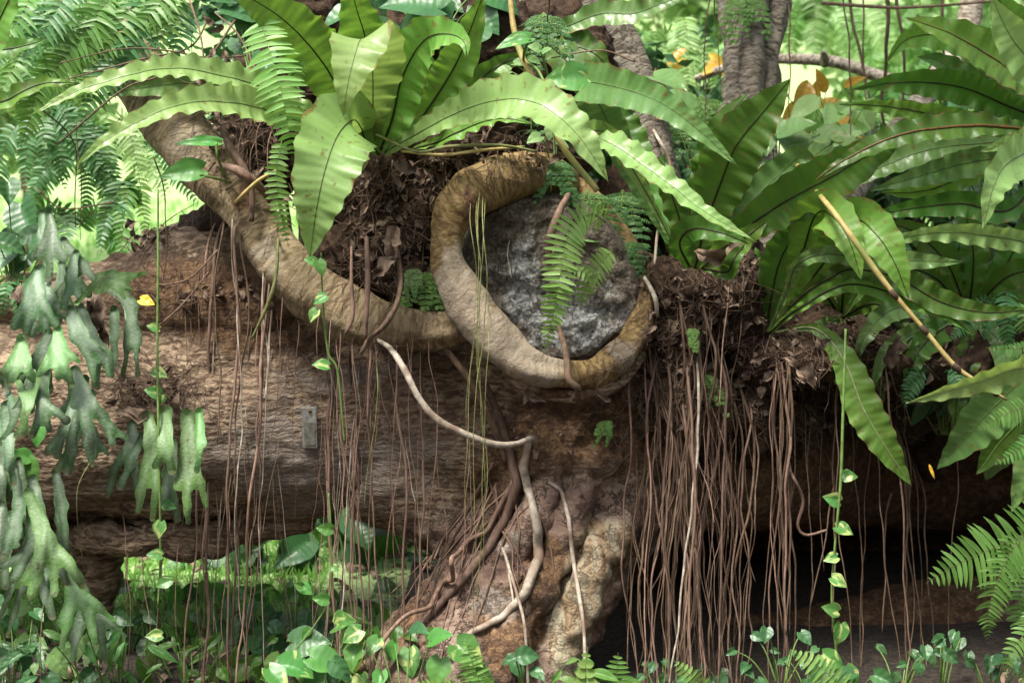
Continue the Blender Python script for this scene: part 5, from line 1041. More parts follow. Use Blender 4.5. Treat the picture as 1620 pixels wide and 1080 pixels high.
bundle([A(1365, -20, 8.0, 330, 5, rt), A(1334, -20, 7.2, 330, 5, rt, lean=6), A(1246, -10, 7.3, 240, 5, rd), A(1128, -20, 7.0, 200, 4, rd), A(1340, -20, 8.0, 220, 9, rd, lean=50, Y1=7.5), A(1402, -20, 8.0, 300, 11, rd), A(1418, -20, 8.2, 300, 9, rd, lean=6), A(1490, -20, 8.3, 200, 9, rd), A(1130, -10, 7.0, 160, 3, rd), A(862, -20, 6.3, 110, 4, rd)],
       'stems hanging at the top right', 'hanging from the top edge')
bundle([A(305, -20, 6.3, 110, 3, rl, lean=14), A(335, 200, 6.1, 460, 2.5, rd), A(358, 220, 6.1, 400, 3, rd), A(372, 190, 6.05, 420, 3, rt), A(395, 210, 6.05, 380, 2.5, rd), A(405, 180, 6.1, 350, 3, rd, lean=8), A(420, 200, 6.1, 420, 2.5, rt, lean=-6), A(248, 250, 6.1, 460, 4, rt, lean=4), A(106, 180, 6.4, 360, 4, rd), A(120, 190, 6.6, 380, 3, rd)],
       'roots at the left limb', 'beside the upper left limb')

# ================================================================= BENT ROOTS AND STICKS
def stick(name, label, pts, matn, cat='root', seg=8, on=None, bump=.12, group=None, extra=None):
    "pts (px,py,Y or None to lie on the surface, r_px)"
    W = []
    if any(p[2] is None for p in pts):      # lay the root closely over the bark
        dn = []
        for p, q in zip(pts, pts[1:]):
            k_ = 5 if (p[2] is None and q[2] is None) else 1
            dn += [(p[0] + (q[0] - p[0]) * j / k_, p[1] + (q[1] - p[1]) * j / k_, p[2], p[3] + (q[3] - p[3]) * j / k_) for j in range(k_)]
        pts = dn + [pts[-1]]
    for p in pts:
        q = at(p[0], p[1], p[2]) if p[2] else surf(p[0], p[1], p[3] * .0012)
        W.append((*q, p[3] * mpp(q.y) * .5))
    for _r in range(2):      # bridge hollows, keep in front of bumps
        ys = [q[1] for q in W]
        for i_ in range(1, len(W) - 1):
            if pts[i_][2] is None: W[i_] = (W[i_][0], min(ys[i_], (ys[i_ - 1] + ys[i_ + 1]) / 2), *W[i_][2:])
    if pts[0][2] and name in ('bent_root', 'green_stalk'):
        s0 = surf(pts[0][0], pts[0][1], -.02)
        if 0.02 < s0.y - W[0][1] < .7: W = [(*s0, W[0][3])] + W
    mb = MB(); _, L = spline(W, 30); tube(mb, W, seg=seg, n=max(8, int(L / .018)), bump=bump, bs=30)
    o = mb.build(name, M[matn]); tag(o, label, cat, group); return o
_ = None
stick('bent_root', 'thick pale grey root curving from the limb down to the trunk centre', [(598, 538, 5.76, 6), (618, 552, 5.7, 9), (640, 585, 5.64, 11), (662, 628, 5.62, 10), (690, 662, 5.62, 12), (735, 686, 5.64, 11), (780, 702, 5.68, 11), (815, 702, 5.74, 9), (842, 693, 5.84, 9), (850, 698, 5.95, 7)], 'rootlight', seg=12)
stick('bent_root', 'looping brown root hanging in a U below the hollow soil beside the limb', [(628, 395, 5.75, 8), (634, 440, 5.68, 8), (628, 480, 5.65, 9), (608, 515, 5.65, 9), (585, 535, 5.7, 8), (570, 560, 5.7, 6)], 'rootdark')
stick('bent_root', 'straight brown root dropping from the compost onto the limb', [(580, 380, 5.8, 7), (582, 430, 5.7, 9), (580, 490, 5.66, 8), (578, 535, 5.68, 6)], 'root')
stick('bent_root', 'short pale forked root end on the left part of the limb', [(556, 395, 5.78, 4), (556, 450, 5.7, 6), (558, 500, 5.68, 7), (546, 528, 5.68, 4)], 'root')
stick('bent_root', 'grey-white root running down the middle of the leaning buttress', [(838, 690, _, 11), (828, 740, _, 14), (840, 790, _, 13), (850, 830, _, 16), (852, 880, _, 17), (832, 935, _, 16), (795, 975, _, 12), (745, 1000, _, 10), (712, 1040, _, 8)], 'rootlight', seg=12)
stick('bent_root', 'brown root snaking down the left flank of the buttress to the ground', [(765, 600, _, 9), (790, 660, _, 13), (808, 720, _, 14), (818, 765, _, 16), (800, 820, _, 15), (765, 875, _, 14), (725, 925, _, 13), (680, 970, _, 12), (640, 1020, _, 11), (600, 1070, 5.6, 10)], 'root', seg=12)
stick('bent_root', 'thin root hugging the outer left edge of the buttress', [(812, 760, _, 8), (770, 840, _, 8), (724, 862, _, 8), (714, 885, 5.75, 8), (718, 905, _, 8), (680, 945, _, 8), (640, 975, 5.7, 7), (602, 1020, 5.65, 7), (585, 1075, 5.6, 6)], 'root')
stick('bent_root', 'white root forking down the pale bare wood of the buttress', [(868, 762, _, 5), (888, 775, _, 7), (900, 820, _, 7), (906, 880, _, 7), (916, 940, _, 7), (924, 1000, 5.75, 6), (926, 1085, 5.7, 6)], 'rootlight')
stick('bent_root', 'thin white root in two strands below the middle of the buttress', [(792, 860, _, 4), (808, 900, _, 5), (818, 940, 5.75, 5), (830, 990, 5.7, 5), (836, 1085, 5.7, 5)], 'rootlight')
stick('bent_root', 'thin grey thread beside the white strand at the buttress middle', [(800, 880, _, 4), (812, 950, 5.8, 4), (815, 1010, 5.75, 4), (812, 1085, 5.7, 4)], 'rootlight')
stick('bent_root', 'knotted dark root crossing the bottom right of the oval ring', [(885, 520, 5.8, 8), (896, 560, 5.68, 11), (900, 600, 5.64, 12), (915, 615, 5.66, 11), (908, 632, 5.72, 8)], 'rootdark', seg=10)
stick('bent_root', 'scaly grey root curling over the cut limb face near the small fern', [(898, 310, 5.85, 9), (885, 335, 5.8, 12), (872, 370, 5.78, 14), (868, 410, 5.82, 10), (876, 440, 5.85, 7)], 'root', seg=10)
stick('bent_root', 'brown root slanting behind the strands below the ring', [(700, 545, 5.85, 10), (735, 590, 5.85, 12), (765, 640, 5.9, 12), (790, 690, _, 11), (800, 730, _, 10)], 'rootdark')
stick('bent_root', 'pale twisted root leaving the right shoulder of the ring', [(1020, 440, 5.9, 6), (1036, 470, 5.82, 8), (1040, 500, 5.85, 6)], 'rootlight')
stick('bent_root', 'grey liana climbing beside the lower leaning branch', [(1036, 210, 6.3, 5), (1060, 260, 6.25, 6), (1052, 310, 6.2, 5), (1040, 370, 6.15, 5), (1036, 420, 6.1, 5)], 'rootlight')
stick('bent_root', 'curved root like an S in the dark hollow behind the hanging roots', [(1250, 745, 5.95, 5), (1270, 790, 5.95, 6), (1262, 830, 5.95, 5), (1275, 846, 5.95, 5), (1308, 838, 5.95, 4)], 'root')
stick('bent_root', 'brown root wrapped over the soil where the limb forks at left', [(340, 170, 6.0, 9), (360, 225, 5.92, 12), (385, 265, 5.88, 12), (398, 300, 5.86, 10), (398, 350, 5.84, 8)], 'root', seg=10)
stick('bent_root', 'thick root stub sticking out beside the heart-shaped leaf stalk', [(350, 262, 5.9, 10), (372, 268, 5.85, 14), (395, 282, 5.85, 14), (415, 300, 5.9, 12), (430, 322, 5.95, 8)], 'root', seg=10)
rnd = random.Random(61)
YS = sorted(rnd.uniform(700, 800) for _q in range(16))
for i in range(16):
    x, y = 790 + rnd.uniform(-25, 60), YS[i]; dx = rnd.uniform(-1.0, -.25) if i % 4 else rnd.uniform(0, .45); L_n = rnd.uniform(110, 300); P_ = []
    for q_ in range(7):
        P_.append((x + rnd.uniform(-3, 3), y, None, rnd.choice([3, 4, 5]) * (1 - q_ * .09))); x += dx * L_n / 6 + rnd.uniform(-6, 6); y += L_n / 6
    stick('clinging_root', '%s thin root from the top clinging to the leaning buttress' % ORD[i], P_, rnd.choice(['root', 'rootdark', 'root']), group='thin roots clinging to the buttress')
stick('broken_stick', 'long bare brown stick slanting down past the pale frond above the ring', [(806, -25, 5.9, 9), (812, 40, 5.85, 9), (826, 90, 5.8, 10), (846, 130, 5.75, 9), (872, 190, 5.65, 8), (892, 235, 5.55, 10), (945, 302, 5.5, 10)], 'yellowstem', 'stick')
yj = thing('jointed_stem', at(1400, 450, 5.5), 'yellow jointed stem with dark nodes slanting across the right side', 'stem')
mb = MB(); jp = [(1262, 262, 6.2, 11), (1290, 300, 5.85, 11), (1330, 350, 5.55, 12), (1385, 428, 5.5, 13), (1420, 472, 5.48, 10), (1465, 525, 5.46, 10), (1510, 578, 5.44, 10), (1550, 606, 5.44, 8), (1592, 632, 5.46, 6)]
tube(mb, [(*at(a_, b_, c_), d_ * mpp(c_) * .38) for a_, b_, c_, d_ in jp], seg=10, n=60, bump=.05, bs=30); mb.build('stem', M['yellowstem'], yj)
for (x, y, Y) in ((1414, 466, 5.48), (1462, 522, 5.46), (1514, 582, 5.44), (1572, 619, 5.45)):
    mb = MB(); tube(mb, [(*at(x - 6, y - 7, Y), .008), (*at(x, y, Y - .003), .012), (*at(x + 6, y + 7, Y), .008)], seg=10, n=8); mb.build('node', M['node'], yj)
for i, (pts, lb) in enumerate([
        ([(330, 30, 6.1, 3), (300, 75, 6.0, 3), (220, 95, 5.9, 3), (90, 130, 5.9, 2)], 'thin dry twig crossing the upper left ferns just below the top'),
        ([(372, 32, 6.0, 4), (325, 95, 5.9, 4), (250, 122, 5.8, 3), (190, 145, 5.8, 3), (92, 228, 5.8, 3)], 'long thin dry twig running through the arching fronds at upper left'),
        ([(300, 0, 6.0, 4), (318, 60, 5.95, 3), (325, 130, 5.95, 3)], 'short upright dry twig left of the big fern'),
        ([(390, 88, 6.0, 3), (330, 92, 5.95, 3), (262, 80, 5.9, 3), (190, 78, 5.9, 2), (95, 100, 5.9, 2)], 'dry twig lying level across the feather ferns at upper left'),
        ([(340, 20, 6.1, 3), (380, 60, 6.05, 3), (420, 150, 6.0, 3)], 'dry twig slanting behind the pale feather fern'),
        ([(1005, 98, 6.2, 3), (950, 80, 6.2, 3), (872, 92, 6.2, 2)], 'grey twig reaching left from the leaning branch'),
        ([(1300, 5, 7.4, 6), (1370, 10, 7.4, 6), (1440, 12, 7.4, 5), (1580, 2, 7.4, 4)], 'thin grey branch lying level along the top right edge'),
        ([(250, 452, 5.75, 3), (300, 440, 5.7, 3), (345, 395, 5.7, 3)], 'curved dry rootlet over the left soil mound'),
        ([(252, 515, 5.75, 3), (290, 480, 5.72, 3), (330, 430, 5.72, 2)], 'straight dry rootlet slanting above the trunk at left'),
        ([(180, 320, 6.0, 3), (100, 330, 6.0, 2), (60, 300, 6.0, 3)], 'dry twig behind the top staghorn lobe')]):
    stick('dry_twig', lb, pts, 'rootdark' if i % 2 else 'root', 'twig', seg=6, group='dry twigs')
stick('green_stalk', 'slanting yellow-green stalk crossing the hanging roots above the trunk', [(440, 380, 5.66, 4), (436, 440, 5.62, 6), (420, 490, 5.62, 6), (398, 536, 5.65, 3)], 'greenroot', 'stalk')
stick('green_stalk', 'green runner lying over the compost below the big fern', [(600, 215, 5.78, 4), (660, 240, 5.7, 5), (710, 232, 5.7, 6), (790, 230, 5.72, 5), (850, 240, 5.8, 4)], 'greenroot', 'stalk')
stick('green_stalk', 'second yellowish runner just beneath the first below the big fern', [(640, 240, 5.8, 4), (700, 245, 5.72, 5), (760, 238, 5.72, 5), (830, 232, 5.8, 4)], 'yellowstem', 'stalk')
stick('green_stalk', 'brown stalk leaning from the limb fork to the big fern', [(375, 318, 5.86, 6), (410, 285, 5.75, 6), (455, 262, 5.7, 5)], 'yellowstem', 'stalk')

# fine tangle of rootlets on the compost: uncountable
mb = MB(); rnd = random.Random(9); cnt = 0
zones_ = [(180, 450, 350, 490, 70, rd), (300, 440, 120, 340, 150, rd), (540, 700, 250, 500, 150, rd), (680, 880, 200, 270, 90, rd), (1010, 1200, 410, 660, 240, rd), (1200, 1450, 500, 700, 200, rd), (180, 330, 560, 640, 110, rd), (440, 620, 490, 560, 40, rd), (960, 1060, 560, 700, 60, rd)]
for (xa, xb, ya, yb, num, _m) in zones_:
    for k in range(num):
        x, y = rnd.uniform(xa, xb), rnd.uniform(ya, yb); p0 = surf(x, y, .004, which=BV)
        if p0.y > 7 or (x < 700 and y < 540 and surf(x, y, .004, which=[bs] + TR).y > p0.y + .015): continue
        ang = rnd.gauss(1.57, .9); L = rnd.uniform(20, 95); pts = [(*p0, .0014)]; xx, yy = x, y
        for s_ in range(4):
            ang += rnd.gauss(0, .35); xx += math.cos(ang) * L / 4; yy += math.sin(ang) * L / 4
            q = surf(xx, yy, .01 + .03 * rnd.random())
            if q.y > pts[-1][1] + .25: q = at(xx, yy, pts[-1][1])
            pts.append((*q, .0016 * rnd.uniform(.5, 1.3)))
        mb.cur = rnd.choice([0, 0, 1, 1, 2]); tube(mb, pts, seg=4, n=14, cap=False)
mb.cur = 0
tag(mb.build('rootlet_tangle', [M['root'], M['rootdark'], M['dead']]), 'tangle of fine brown rootlets matted over the compost on the tree', 'rootlets', kind='stuff')

# ================================================================= POTHOS AND OTHER LEAVES
def pleaf(mb, px, py, Y, size, ang, seed=0, tilt=None, narrow=False, wid=.85, yaw=0.0):
    "heart leaf whose tip points along ang (deg, 0=right, 90=down in the picture)"
    rnd = random.Random(seed * 13 + int(px)); p = at(px, py, Y); L = size * mpp(Y)
    d = Vector((math.cos(R(ang)), -.25 + yaw, -math.sin(R(ang)))); nv = Vector((rnd.uniform(-.5, .5), -1, rnd.uniform(.2, .9)))
    heart(mb, p - d.normalized() * L * .45, d, nv, L, seed, wid=wid, narrow=narrow)
def vine(label, stem, leaves, matn='pothosvar', group='climbing vines'):
    t = thing('climbing_vine', at(*stem[0][:3]), label, 'vine', group)
    mb = MB(); tube(mb, [(*at(a, b, c), d * mpp(c) * .5) for a, b, c, d in stem], seg=6, n=60, bump=.05); mb.build('stem', M['greenstem'], t)
    for i, (x, y, s_, a) in enumerate(leaves):
        Y = stem[min(len(stem) - 1, int(i / max(1, len(leaves) - 1) * (len(stem) - 1)))][2] - .03
        mb = MB(); pleaf(mb, x, y, Y, s_, a, i); o = mb.build('leaf', M[matn], t)
    return t
vine('slender vine with small heart leaves hanging down the trunk beside the smaller staghorn', [(250, 300, 5.85, 3), (250, 420, 5.75, 4), (249, 560, 5.7, 4), (251, 700, 5.6, 4), (254, 860, 5.6, 4), (250, 960, 5.6, 3)], [(242, 517, 20, 200), (253, 591, 26, 20), (241, 619, 26, 200), (256, 632, 16, 100), (268, 800, 24, 10), (252, 838, 28, 100), (244, 877, 24, 190), (258, 922, 26, 160), (243, 1005, 26, 180)])
vine('thin vine with pale heart leaves hanging from the tip of the big drooping frond', [(508, 400, 5.6, 3), (509, 440, 5.6, 3), (512, 500, 5.6, 4), (520, 560, 5.6, 4), (534, 588, 5.6, 4), (545, 700, 5.6, 3)], [(491, 412, 20, 200), (507, 424, 26, 70), (506, 474, 24, 150), (496, 499, 24, 120), (507, 577, 26, 190)])
vine('vine with pale heart leaves among the roots at the lower middle', [(520, 780, 5.6, 3), (524, 850, 5.58, 3), (522, 940, 5.58, 3), (500, 985, 5.56, 3), (470, 1025, 5.55, 3)], [(513, 836, 26, 190), (507, 947, 26, 190), (484, 932, 26, 30), (472, 925, 16, 200), (530, 900, 14, 10)], 'pothos')
vine('long vine with small oval leaves hanging in front of the dark hollow', [(1338, 520, 5.75, 4), (1334, 640, 5.72, 5), (1330, 760, 5.7, 5), (1322, 850, 5.7, 4), (1316, 950, 5.7, 4), (1328, 1075, 5.7, 4)], [(1344, 753, 26, 0), (1316, 789, 30, 200), (1336, 838, 30, 20), (1314, 883, 24, 170), (1328, 920, 28, 30), (1314, 963, 30, 200), (1328, 1003, 36, 100), (1318, 1045, 40, 30), (1347, 1070, 36, 60)])
vine('vine with dark heart leaves climbing behind the lower left staghorn', [(15, 720, 5.75, 4), (50, 760, 5.75, 5), (40, 830, 5.75, 5)], [(48, 745, 46, 60), (30, 720, 34, 200), (14, 765, 40, 120), (60, 690, 34, 100)], 'pothos')
def single(name, label, px, py, Y, size, ang, matn, cat='leaf', stalk=None, group=None, **k):
    t = thing(name, at(px, py, Y), label, cat, group); mb = MB(); pleaf(mb, px, py, Y, size, ang, **k); mb.build('leaf_blade', M[matn], t)
    if stalk:
        mb = MB(); tube(mb, [(*at(a, b, c), 2.2 * mpp(c)) for a, b, c in stalk], seg=6, n=24); mb.build('stalk', M['greenstem'], t)
    return t
single('pothos_leaf', 'glossy heart-shaped leaf pointing left in front of the upper left limb', 287, 272, 5.75, 66, 172, 'pothos', stalk=[(316, 276, 5.75), (340, 282, 5.78), (362, 288, 5.85)], wid=.62)
single('pothos_leaf', 'narrow green leaf seen edge on above the glossy heart-shaped leaf', 312, 224, 5.75, 66, 180, 'pothos', stalk=[(342, 226, 5.75), (345, 250, 5.76), (356, 280, 5.85)], wid=.3)
single('variegated_leaf', 'oval cream-splashed leaf on the brown stick above the ring', 812, 66, 5.7, 56, 165, 'pothosvar', stalk=[(838, 62, 5.7), (830, 80, 5.72), (828, 95, 5.78)], wid=.5)
single('variegated_leaf', 'round green and cream variegated leaf right of the brown stick', 893, 124, 5.6, 66, 175, 'pothosvar', stalk=[(862, 132, 5.65), (850, 110, 5.7), (835, 100, 5.78)], wid=.78)
single('fallen_leaf', 'small bright yellow fallen leaf stuck on the trunk beside the staghorn tip', 233, 477, 5.6, 25, 15, 'yellow', wid=.8)
single('fallen_leaf', 'thin yellow leaf sliver hanging near the dark hollow at right', 1474, 745, 5.8, 26, 70, 'yellow', wid=.2, narrow=True)
# dead leaves with curl
def dead(px, py, size, ang, label, Y=None, seed=0, wid=.5, c=.5):
    q = surf(px, py, .02) if Y is None else at(px, py, Y); mb = MB(); rnd = random.Random(seed)
    L = size * mpp(q.y); d = Vector((math.cos(R(ang)), rnd.uniform(-.4, .2), -math.sin(R(ang)))); nv = Vector((rnd.uniform(-.8, .8), -1, rnd.uniform(-.3, .9)))
    heart(mb, q - d.normalized() * L * .5, d, nv, L, seed, wid=wid * .8, cup=c, narrow=True)
    for i, v in enumerate(mb.v): mb.v[i] = v + Vector((L * .14 * nz(v, 33), L * .3 * nz(v, 20), L * .2 * nz(v + Vector((3, 0, 0)), 28)))
    return tag(mb.build('dead_leaf', M['dead']), label, 'leaf', 'dead leaves caught on the tree')
for i, a_ in enumerate([(620, 388, 62, 100, 'long crumpled dead leaf hanging in the compost left of the ring', 5.68), (606, 425, 52, 140, 'twisted pale dead leaf just above the limb', 5.66), (563, 272, 50, 130, 'curled grey dead leaf under the base of the big fern', 5.7), (205, 655, 60, 185, 'crumpled dead leaf on the trunk above the small staghorn', 5.7),
        (285, 645, 56, 260, 'pointed pinkish dead leaf standing behind the small staghorn', 5.75), (345, 190, 0, 0, '', 0), (1130, 405, 60, 20, 'curled pale dead leaf at the foot of the second strap-leaved fern', 5.8), (1160, 400, 46, 100, 'folded brown dead leaf beside the base of the second strap-leaved fern', 5.85), (1415, 560, 60, 110, 'ragged dead leaf in the shade under the yellow stem', 5.9),
        (1270, 590, 70, 45, 'dead leaf strip sloping below the low strap-leaved fern', 5.9), (1310, 550, 44, 30, 'small dead leaf caught right of the low strap-leaved fern', 6.0), (148, 500, 70, 95, 'brown dead shield leaf behind the staghorn lobes', 5.8), (165, 520, 60, 80, 'long brown dead leaf right of the staghorn lobes', 5.85), (30, 470, 50, 90, 'dead leaf behind the left staghorn lobes', 5.8), (1385, 440, 50, 70, 'brown dead leaf in the deep shade right of the paired broad leaves', 6.3),
        (640, 265, 40, 200, 'small dead leaf on the compost right of the big fern base', 5.75), (628, 288, 26, 60, 'tiny pale dead leaf below the big fern base', 5.75), (955, 630, 28, 20, 'dark dead leaf scrap below the right of the ring', 5.78), (850, 632, 28, 10, 'whitish bark flake below the ring', 5.76), (880, 250, 40, 160, 'dead leaf on top of the ring beside the lacy fern', 5.9)]):
    if a_[2]: dead(a_[0], a_[1], a_[2], a_[3], a_[4], a_[5], seed=i + 3)
# litter bits on compost
mb = MB(); rnd = random.Random(33)
for (xa, xb, ya, yb, num) in [(200, 440, 350, 480, 170), (540, 700, 250, 460, 230), (1020, 1200, 400, 640, 300), (1200, 1500, 480, 680, 240), (680, 860, 210, 260, 90), (330, 480, 40, 330, 160), (180, 300, 580, 650, 40), (760, 1100, 620, 720, 60)]:
    for k in range(int(num * .75)):
        x, y = rnd.uniform(xa, xb), rnd.uniform(ya, yb); q = surf(x, y, .01)
        if q.y > 7.2 or (x < 700 and surf(x, y, .01, which=[bs]).y > q.y + .015): continue
        L = rnd.uniform(.012, .062); d = Vector((rnd.uniform(-1, 1), rnd.uniform(-.5, .3), rnd.uniform(-1, .6))); b0 = len(mb.v)
        heart(mb, q, d, Vector((rnd.uniform(-1, 1), -1, rnd.uniform(-.5, 1))), L, k, wid=rnd.uniform(.3, .7), cup=.4, narrow=True)
        for i in range(b0, len(mb.v)): mb.v[i] = mb.v[i] + Vector((0, L * .3 * nz(mb.v[i], 40), L * .2 * nz(mb.v[i], 50)))
tag(mb.build('leaf_litter', M['dead']), 'crumbled dead leaf bits caught in the compost on the tree', 'leaf litter', kind='stuff')
# metal tag nailed to the trunk
q = surf(490, 676, 0)
t = thing('metal_tag', q, 'small weathered rectangular metal tag nailed upright to the trunk', 'tag')
mb = MB(); Yt = q.y - .018
def box(mb, c, sx, sy, sz, bev=.15):
    r = min(sx, sz) * bev; prof = []
    for (ax, az, a0) in ((1, 1, 0), (-1, 1, 90), (-1, -1, 180), (1, -1, 270)):
        for k in range(4):
            a_ = R(a0 + k * 30); prof.append((c.x + ax * (sx - r) + r * math.cos(a_), c.z + az * (sz - r) + r * math.sin(a_)))
    n_ = len(prof); vs = []
    for yy, s_ in ((c.y + sy, 1), (c.y - sy * .6, 1), (c.y - sy, .93)):
        vs += [Vector((c.x + (x - c.x) * s_, yy, c.z + (z - c.z) * s_)) for x, z in prof]
    fs = [(i + k * n_, (i + 1) % n_ + k * n_, (i + 1) % n_ + (k + 1) * n_, i + (k + 1) * n_) for k in range(2) for i in range(n_)]
    fs += [tuple(range(n_))[::-1], tuple(range(2 * n_, 3 * n_))]; mb.add(vs, fs)
c_ = at(490, 676, Yt); box(mb, c_, .029, .006, .082); mb.build('plate', M['metal'], t, smooth=False)
mb = MB(); c2 = at(490, 650, Yt - .008); tube(mb, [(c2.x, c2.y + .012, c2.z, .004), (c2.x, c2.y - .002, c2.z, .007), (c2.x, c2.y - .005, c2.z, .004)], seg=10, n=6); mb.build('nail', M['brownrib'], t)
mb = MB(); box(mb, at(490, 686, Yt - .007), .021, .002, .046); mb.build('inset_panel', M['tagdark'], t, smooth=False)
# ================================================================= UNDERSTOREY
def pothos_plant(px, py, Y, n, label, size=(40, 60), spread=60, seed=0, matn='pothosvar', up=.3, narrow=False, wid=.85, group='low leafy plants', cat='plant', name='pothos_plant', hspread=None, pts=None):
    rnd = random.Random(seed); t = thing(name, at(px, py, Y), label, cat, group); base = at(px, py, Y); base.z = max(base.z, ground_z(base.x, base.y)) if py < 1080 else base.z
    st_ = MB()
    for i in range(n):
        if pts: x, y, s_, a = pts[i]
        else:
            x = px + rnd.gauss(0, spread); y = py - rnd.random() * (hspread or spread) ; s_ = rnd.uniform(*size); a = rnd.uniform(20, 160)
        Yl = Y + rnd.uniform(-.15, .15); mb = MB()
        rr = random.Random(seed * 31 + i); p = at(x, y, Yl); L = s_ * mpp(Yl) * (.76 if matn == 'pothosvar' else 1)
        d = Vector((math.cos(R(a)), rr.uniform(-.8, .1), -math.sin(R(a)) * .7)); nv = Vector((rr.uniform(-.6, .6), -.8, rr.uniform(.4, 1.2)))
        heart(mb, p - d.normalized() * L * .45, d, nv, L, i, wid=wid * rr.uniform(.85, 1.1), narrow=narrow, cup=rr.uniform(.05, .35)); mb.build('leaf', M[rr.choice(['pothosvar', 'pothosvar', 'pothos', 'broad']) if matn == 'pothosvar' else matn], t)
        j = p - d.normalized() * L * .45; g = Vector((base.x + (j.x - base.x) * .2, base.y, min(base.z, j.z - .05) - .1))
        tube(st_, [(*g, .004), (*(g.lerp(j, .5) + Vector((0, 0, .03))), .003), (*j, .0022)], seg=5, n=10, cap=False)
    st_.build('stems', M['greenstem'], t); return t
pothos_plant(640, 1090, 5.5, 11, 'variegated pothos with heart leaves climbing the foot of the leaning buttress', seed=2, pts=[(621, 1035, 52, 100), (649, 1048, 62, 85), (692, 1063, 62, 100), (697, 1008, 60, 320), (590, 1022, 48, 120), (663, 1000, 56, 330), (556, 1005, 48, 140), (540, 1060, 56, 60), (760, 1068, 66, 30), (742, 1035, 76, 40), (600, 1075, 44, 100)])
pothos_plant(500, 1085, 5.7, 9, 'large-leaved variegated plant at the bottom edge left of the buttress', seed=3, pts=[(520, 1045, 84, 20), (490, 1015, 90, 350), (470, 1060, 80, 20), (500, 1085, 80, 40), (545, 985, 62, 320), (440, 1075, 70, 50), (560, 1040, 60, 100), (530, 1080, 66, 20), (575, 1085, 50, 80)])
pothos_plant(835, 1085, 5.5, 4, 'dark oval-leaved sprig at the foot of the pale bare wood', seed=4, matn='broad', pts=[(836, 1037, 36, 0), (805, 1045, 26, 150), (820, 1060, 30, 60), (852, 1066, 30, 40)])
pothos_plant(235, 1090, 6.2, 8, 'round-leaved plant at the bottom edge under the left trunk', seed=5, matn='pothos', pts=[(213, 1062, 40, 190), (245, 1050, 30, 10), (160, 1080, 40, 100), (260, 1075, 34, 60), (290, 1060, 36, 20), (140, 1050, 36, 170), (190, 1040, 30, 300), (225, 1085, 36, 60)])
pothos_plant(30, 1100, 5.9, 12, 'dark leafy sprigs in the lower left corner on the grass', seed=6, matn='broad', size=(24, 42), spread=60, hspread=150)
pothos_plant(160, 1090, 6.4, 14, 'small dark-leaved shrub on the grass below the staghorn', seed=7, matn='broad', size=(22, 40), spread=70, hspread=100)
pothos_plant(330, 1085, 6.6, 16, 'small-leaved plant behind the hanging roots at bottom left', seed=8, matn='shrub', size=(16, 30), spread=70, hspread=120)
pothos_plant(420, 1085, 6.5, 16, 'broad dark-leaved plant behind the hanging roots at the bottom', seed=9, matn='broad', size=(36, 74), spread=60, hspread=110)
pothos_plant(430, 960, 7.6, 18, 'tall dark broad-leaved plant in the shade behind the hanging roots', seed=10, matn='broad', size=(50, 90), spread=55, hspread=130)
pothos_plant(560, 980, 7.6, 22, 'dark broad-leaved plant filling the opening left of the buttress', seed=11, matn='broad', size=(50, 100), spread=60, hspread=180)
pothos_plant(640, 960, 7.9, 18, 'deep green broad-leaved plant under the trunk beside the buttress', seed=12, matn='nestdark', size=(50, 90), spread=45, hspread=150)
pothos_plant(490, 900, 8.2, 12, 'plant with bronze-yellow leaves under the trunk near the opening', seed=13, matn='croton', size=(34, 60), spread=70, hspread=90, narrow=True, wid=.4)
pothos_plant(560, 860, 8.0, 8, 'olive-leaved plant just under the trunk behind the roots', seed=43, matn='nestdark', size=(40, 80), spread=50, hspread=50, narrow=True, wid=.5)
for i, (x, y, s_, lb) in enumerate([(1237, 1035, 28, 'small dark-leaved seedling right of the root bundle'), (1425, 1060, 32, 'dark round-leaved clump at the bottom in front of the hollow'), (1490, 1040, 28, 'small dark-leaved clump between the long roots at bottom right'), (1570, 1068, 36, 'dark-leaved clump in the bottom right corner'), (1345, 1085, 38, 'green-leaved clump at the base of the hanging vine'), (1160, 1085, 28, 'dark seedling clump at the foot of the root curtain'), (1290, 1080, 26, 'tiny dark-leaved clump beside the arching bottom fern'), (1050, 1085, 24, 'tiny leafy clump behind the bright bottom fern tip')]):
    pothos_plant(x, y, 5.7 + .05 * (i % 3), 7, lb, seed=20 + i, matn='broad', size=(s_ * .5, s_ * 1.0), spread=30, hspread=34)
pothos_plant(970, 1085, 5.6, 8, 'bright ragged-leaved seedling between the two bottom ferns', seed=30, matn='sword', pts=[(900, 1075, 34, 200), (930, 1045, 22, 20), (955, 1068, 50, 10), (905, 1045, 24, 160), (1000, 1078, 40, 10), (880, 1070, 30, 120), (940, 1080, 40, 10), (918, 1060, 26, 330)], narrow=True, wid=.4)
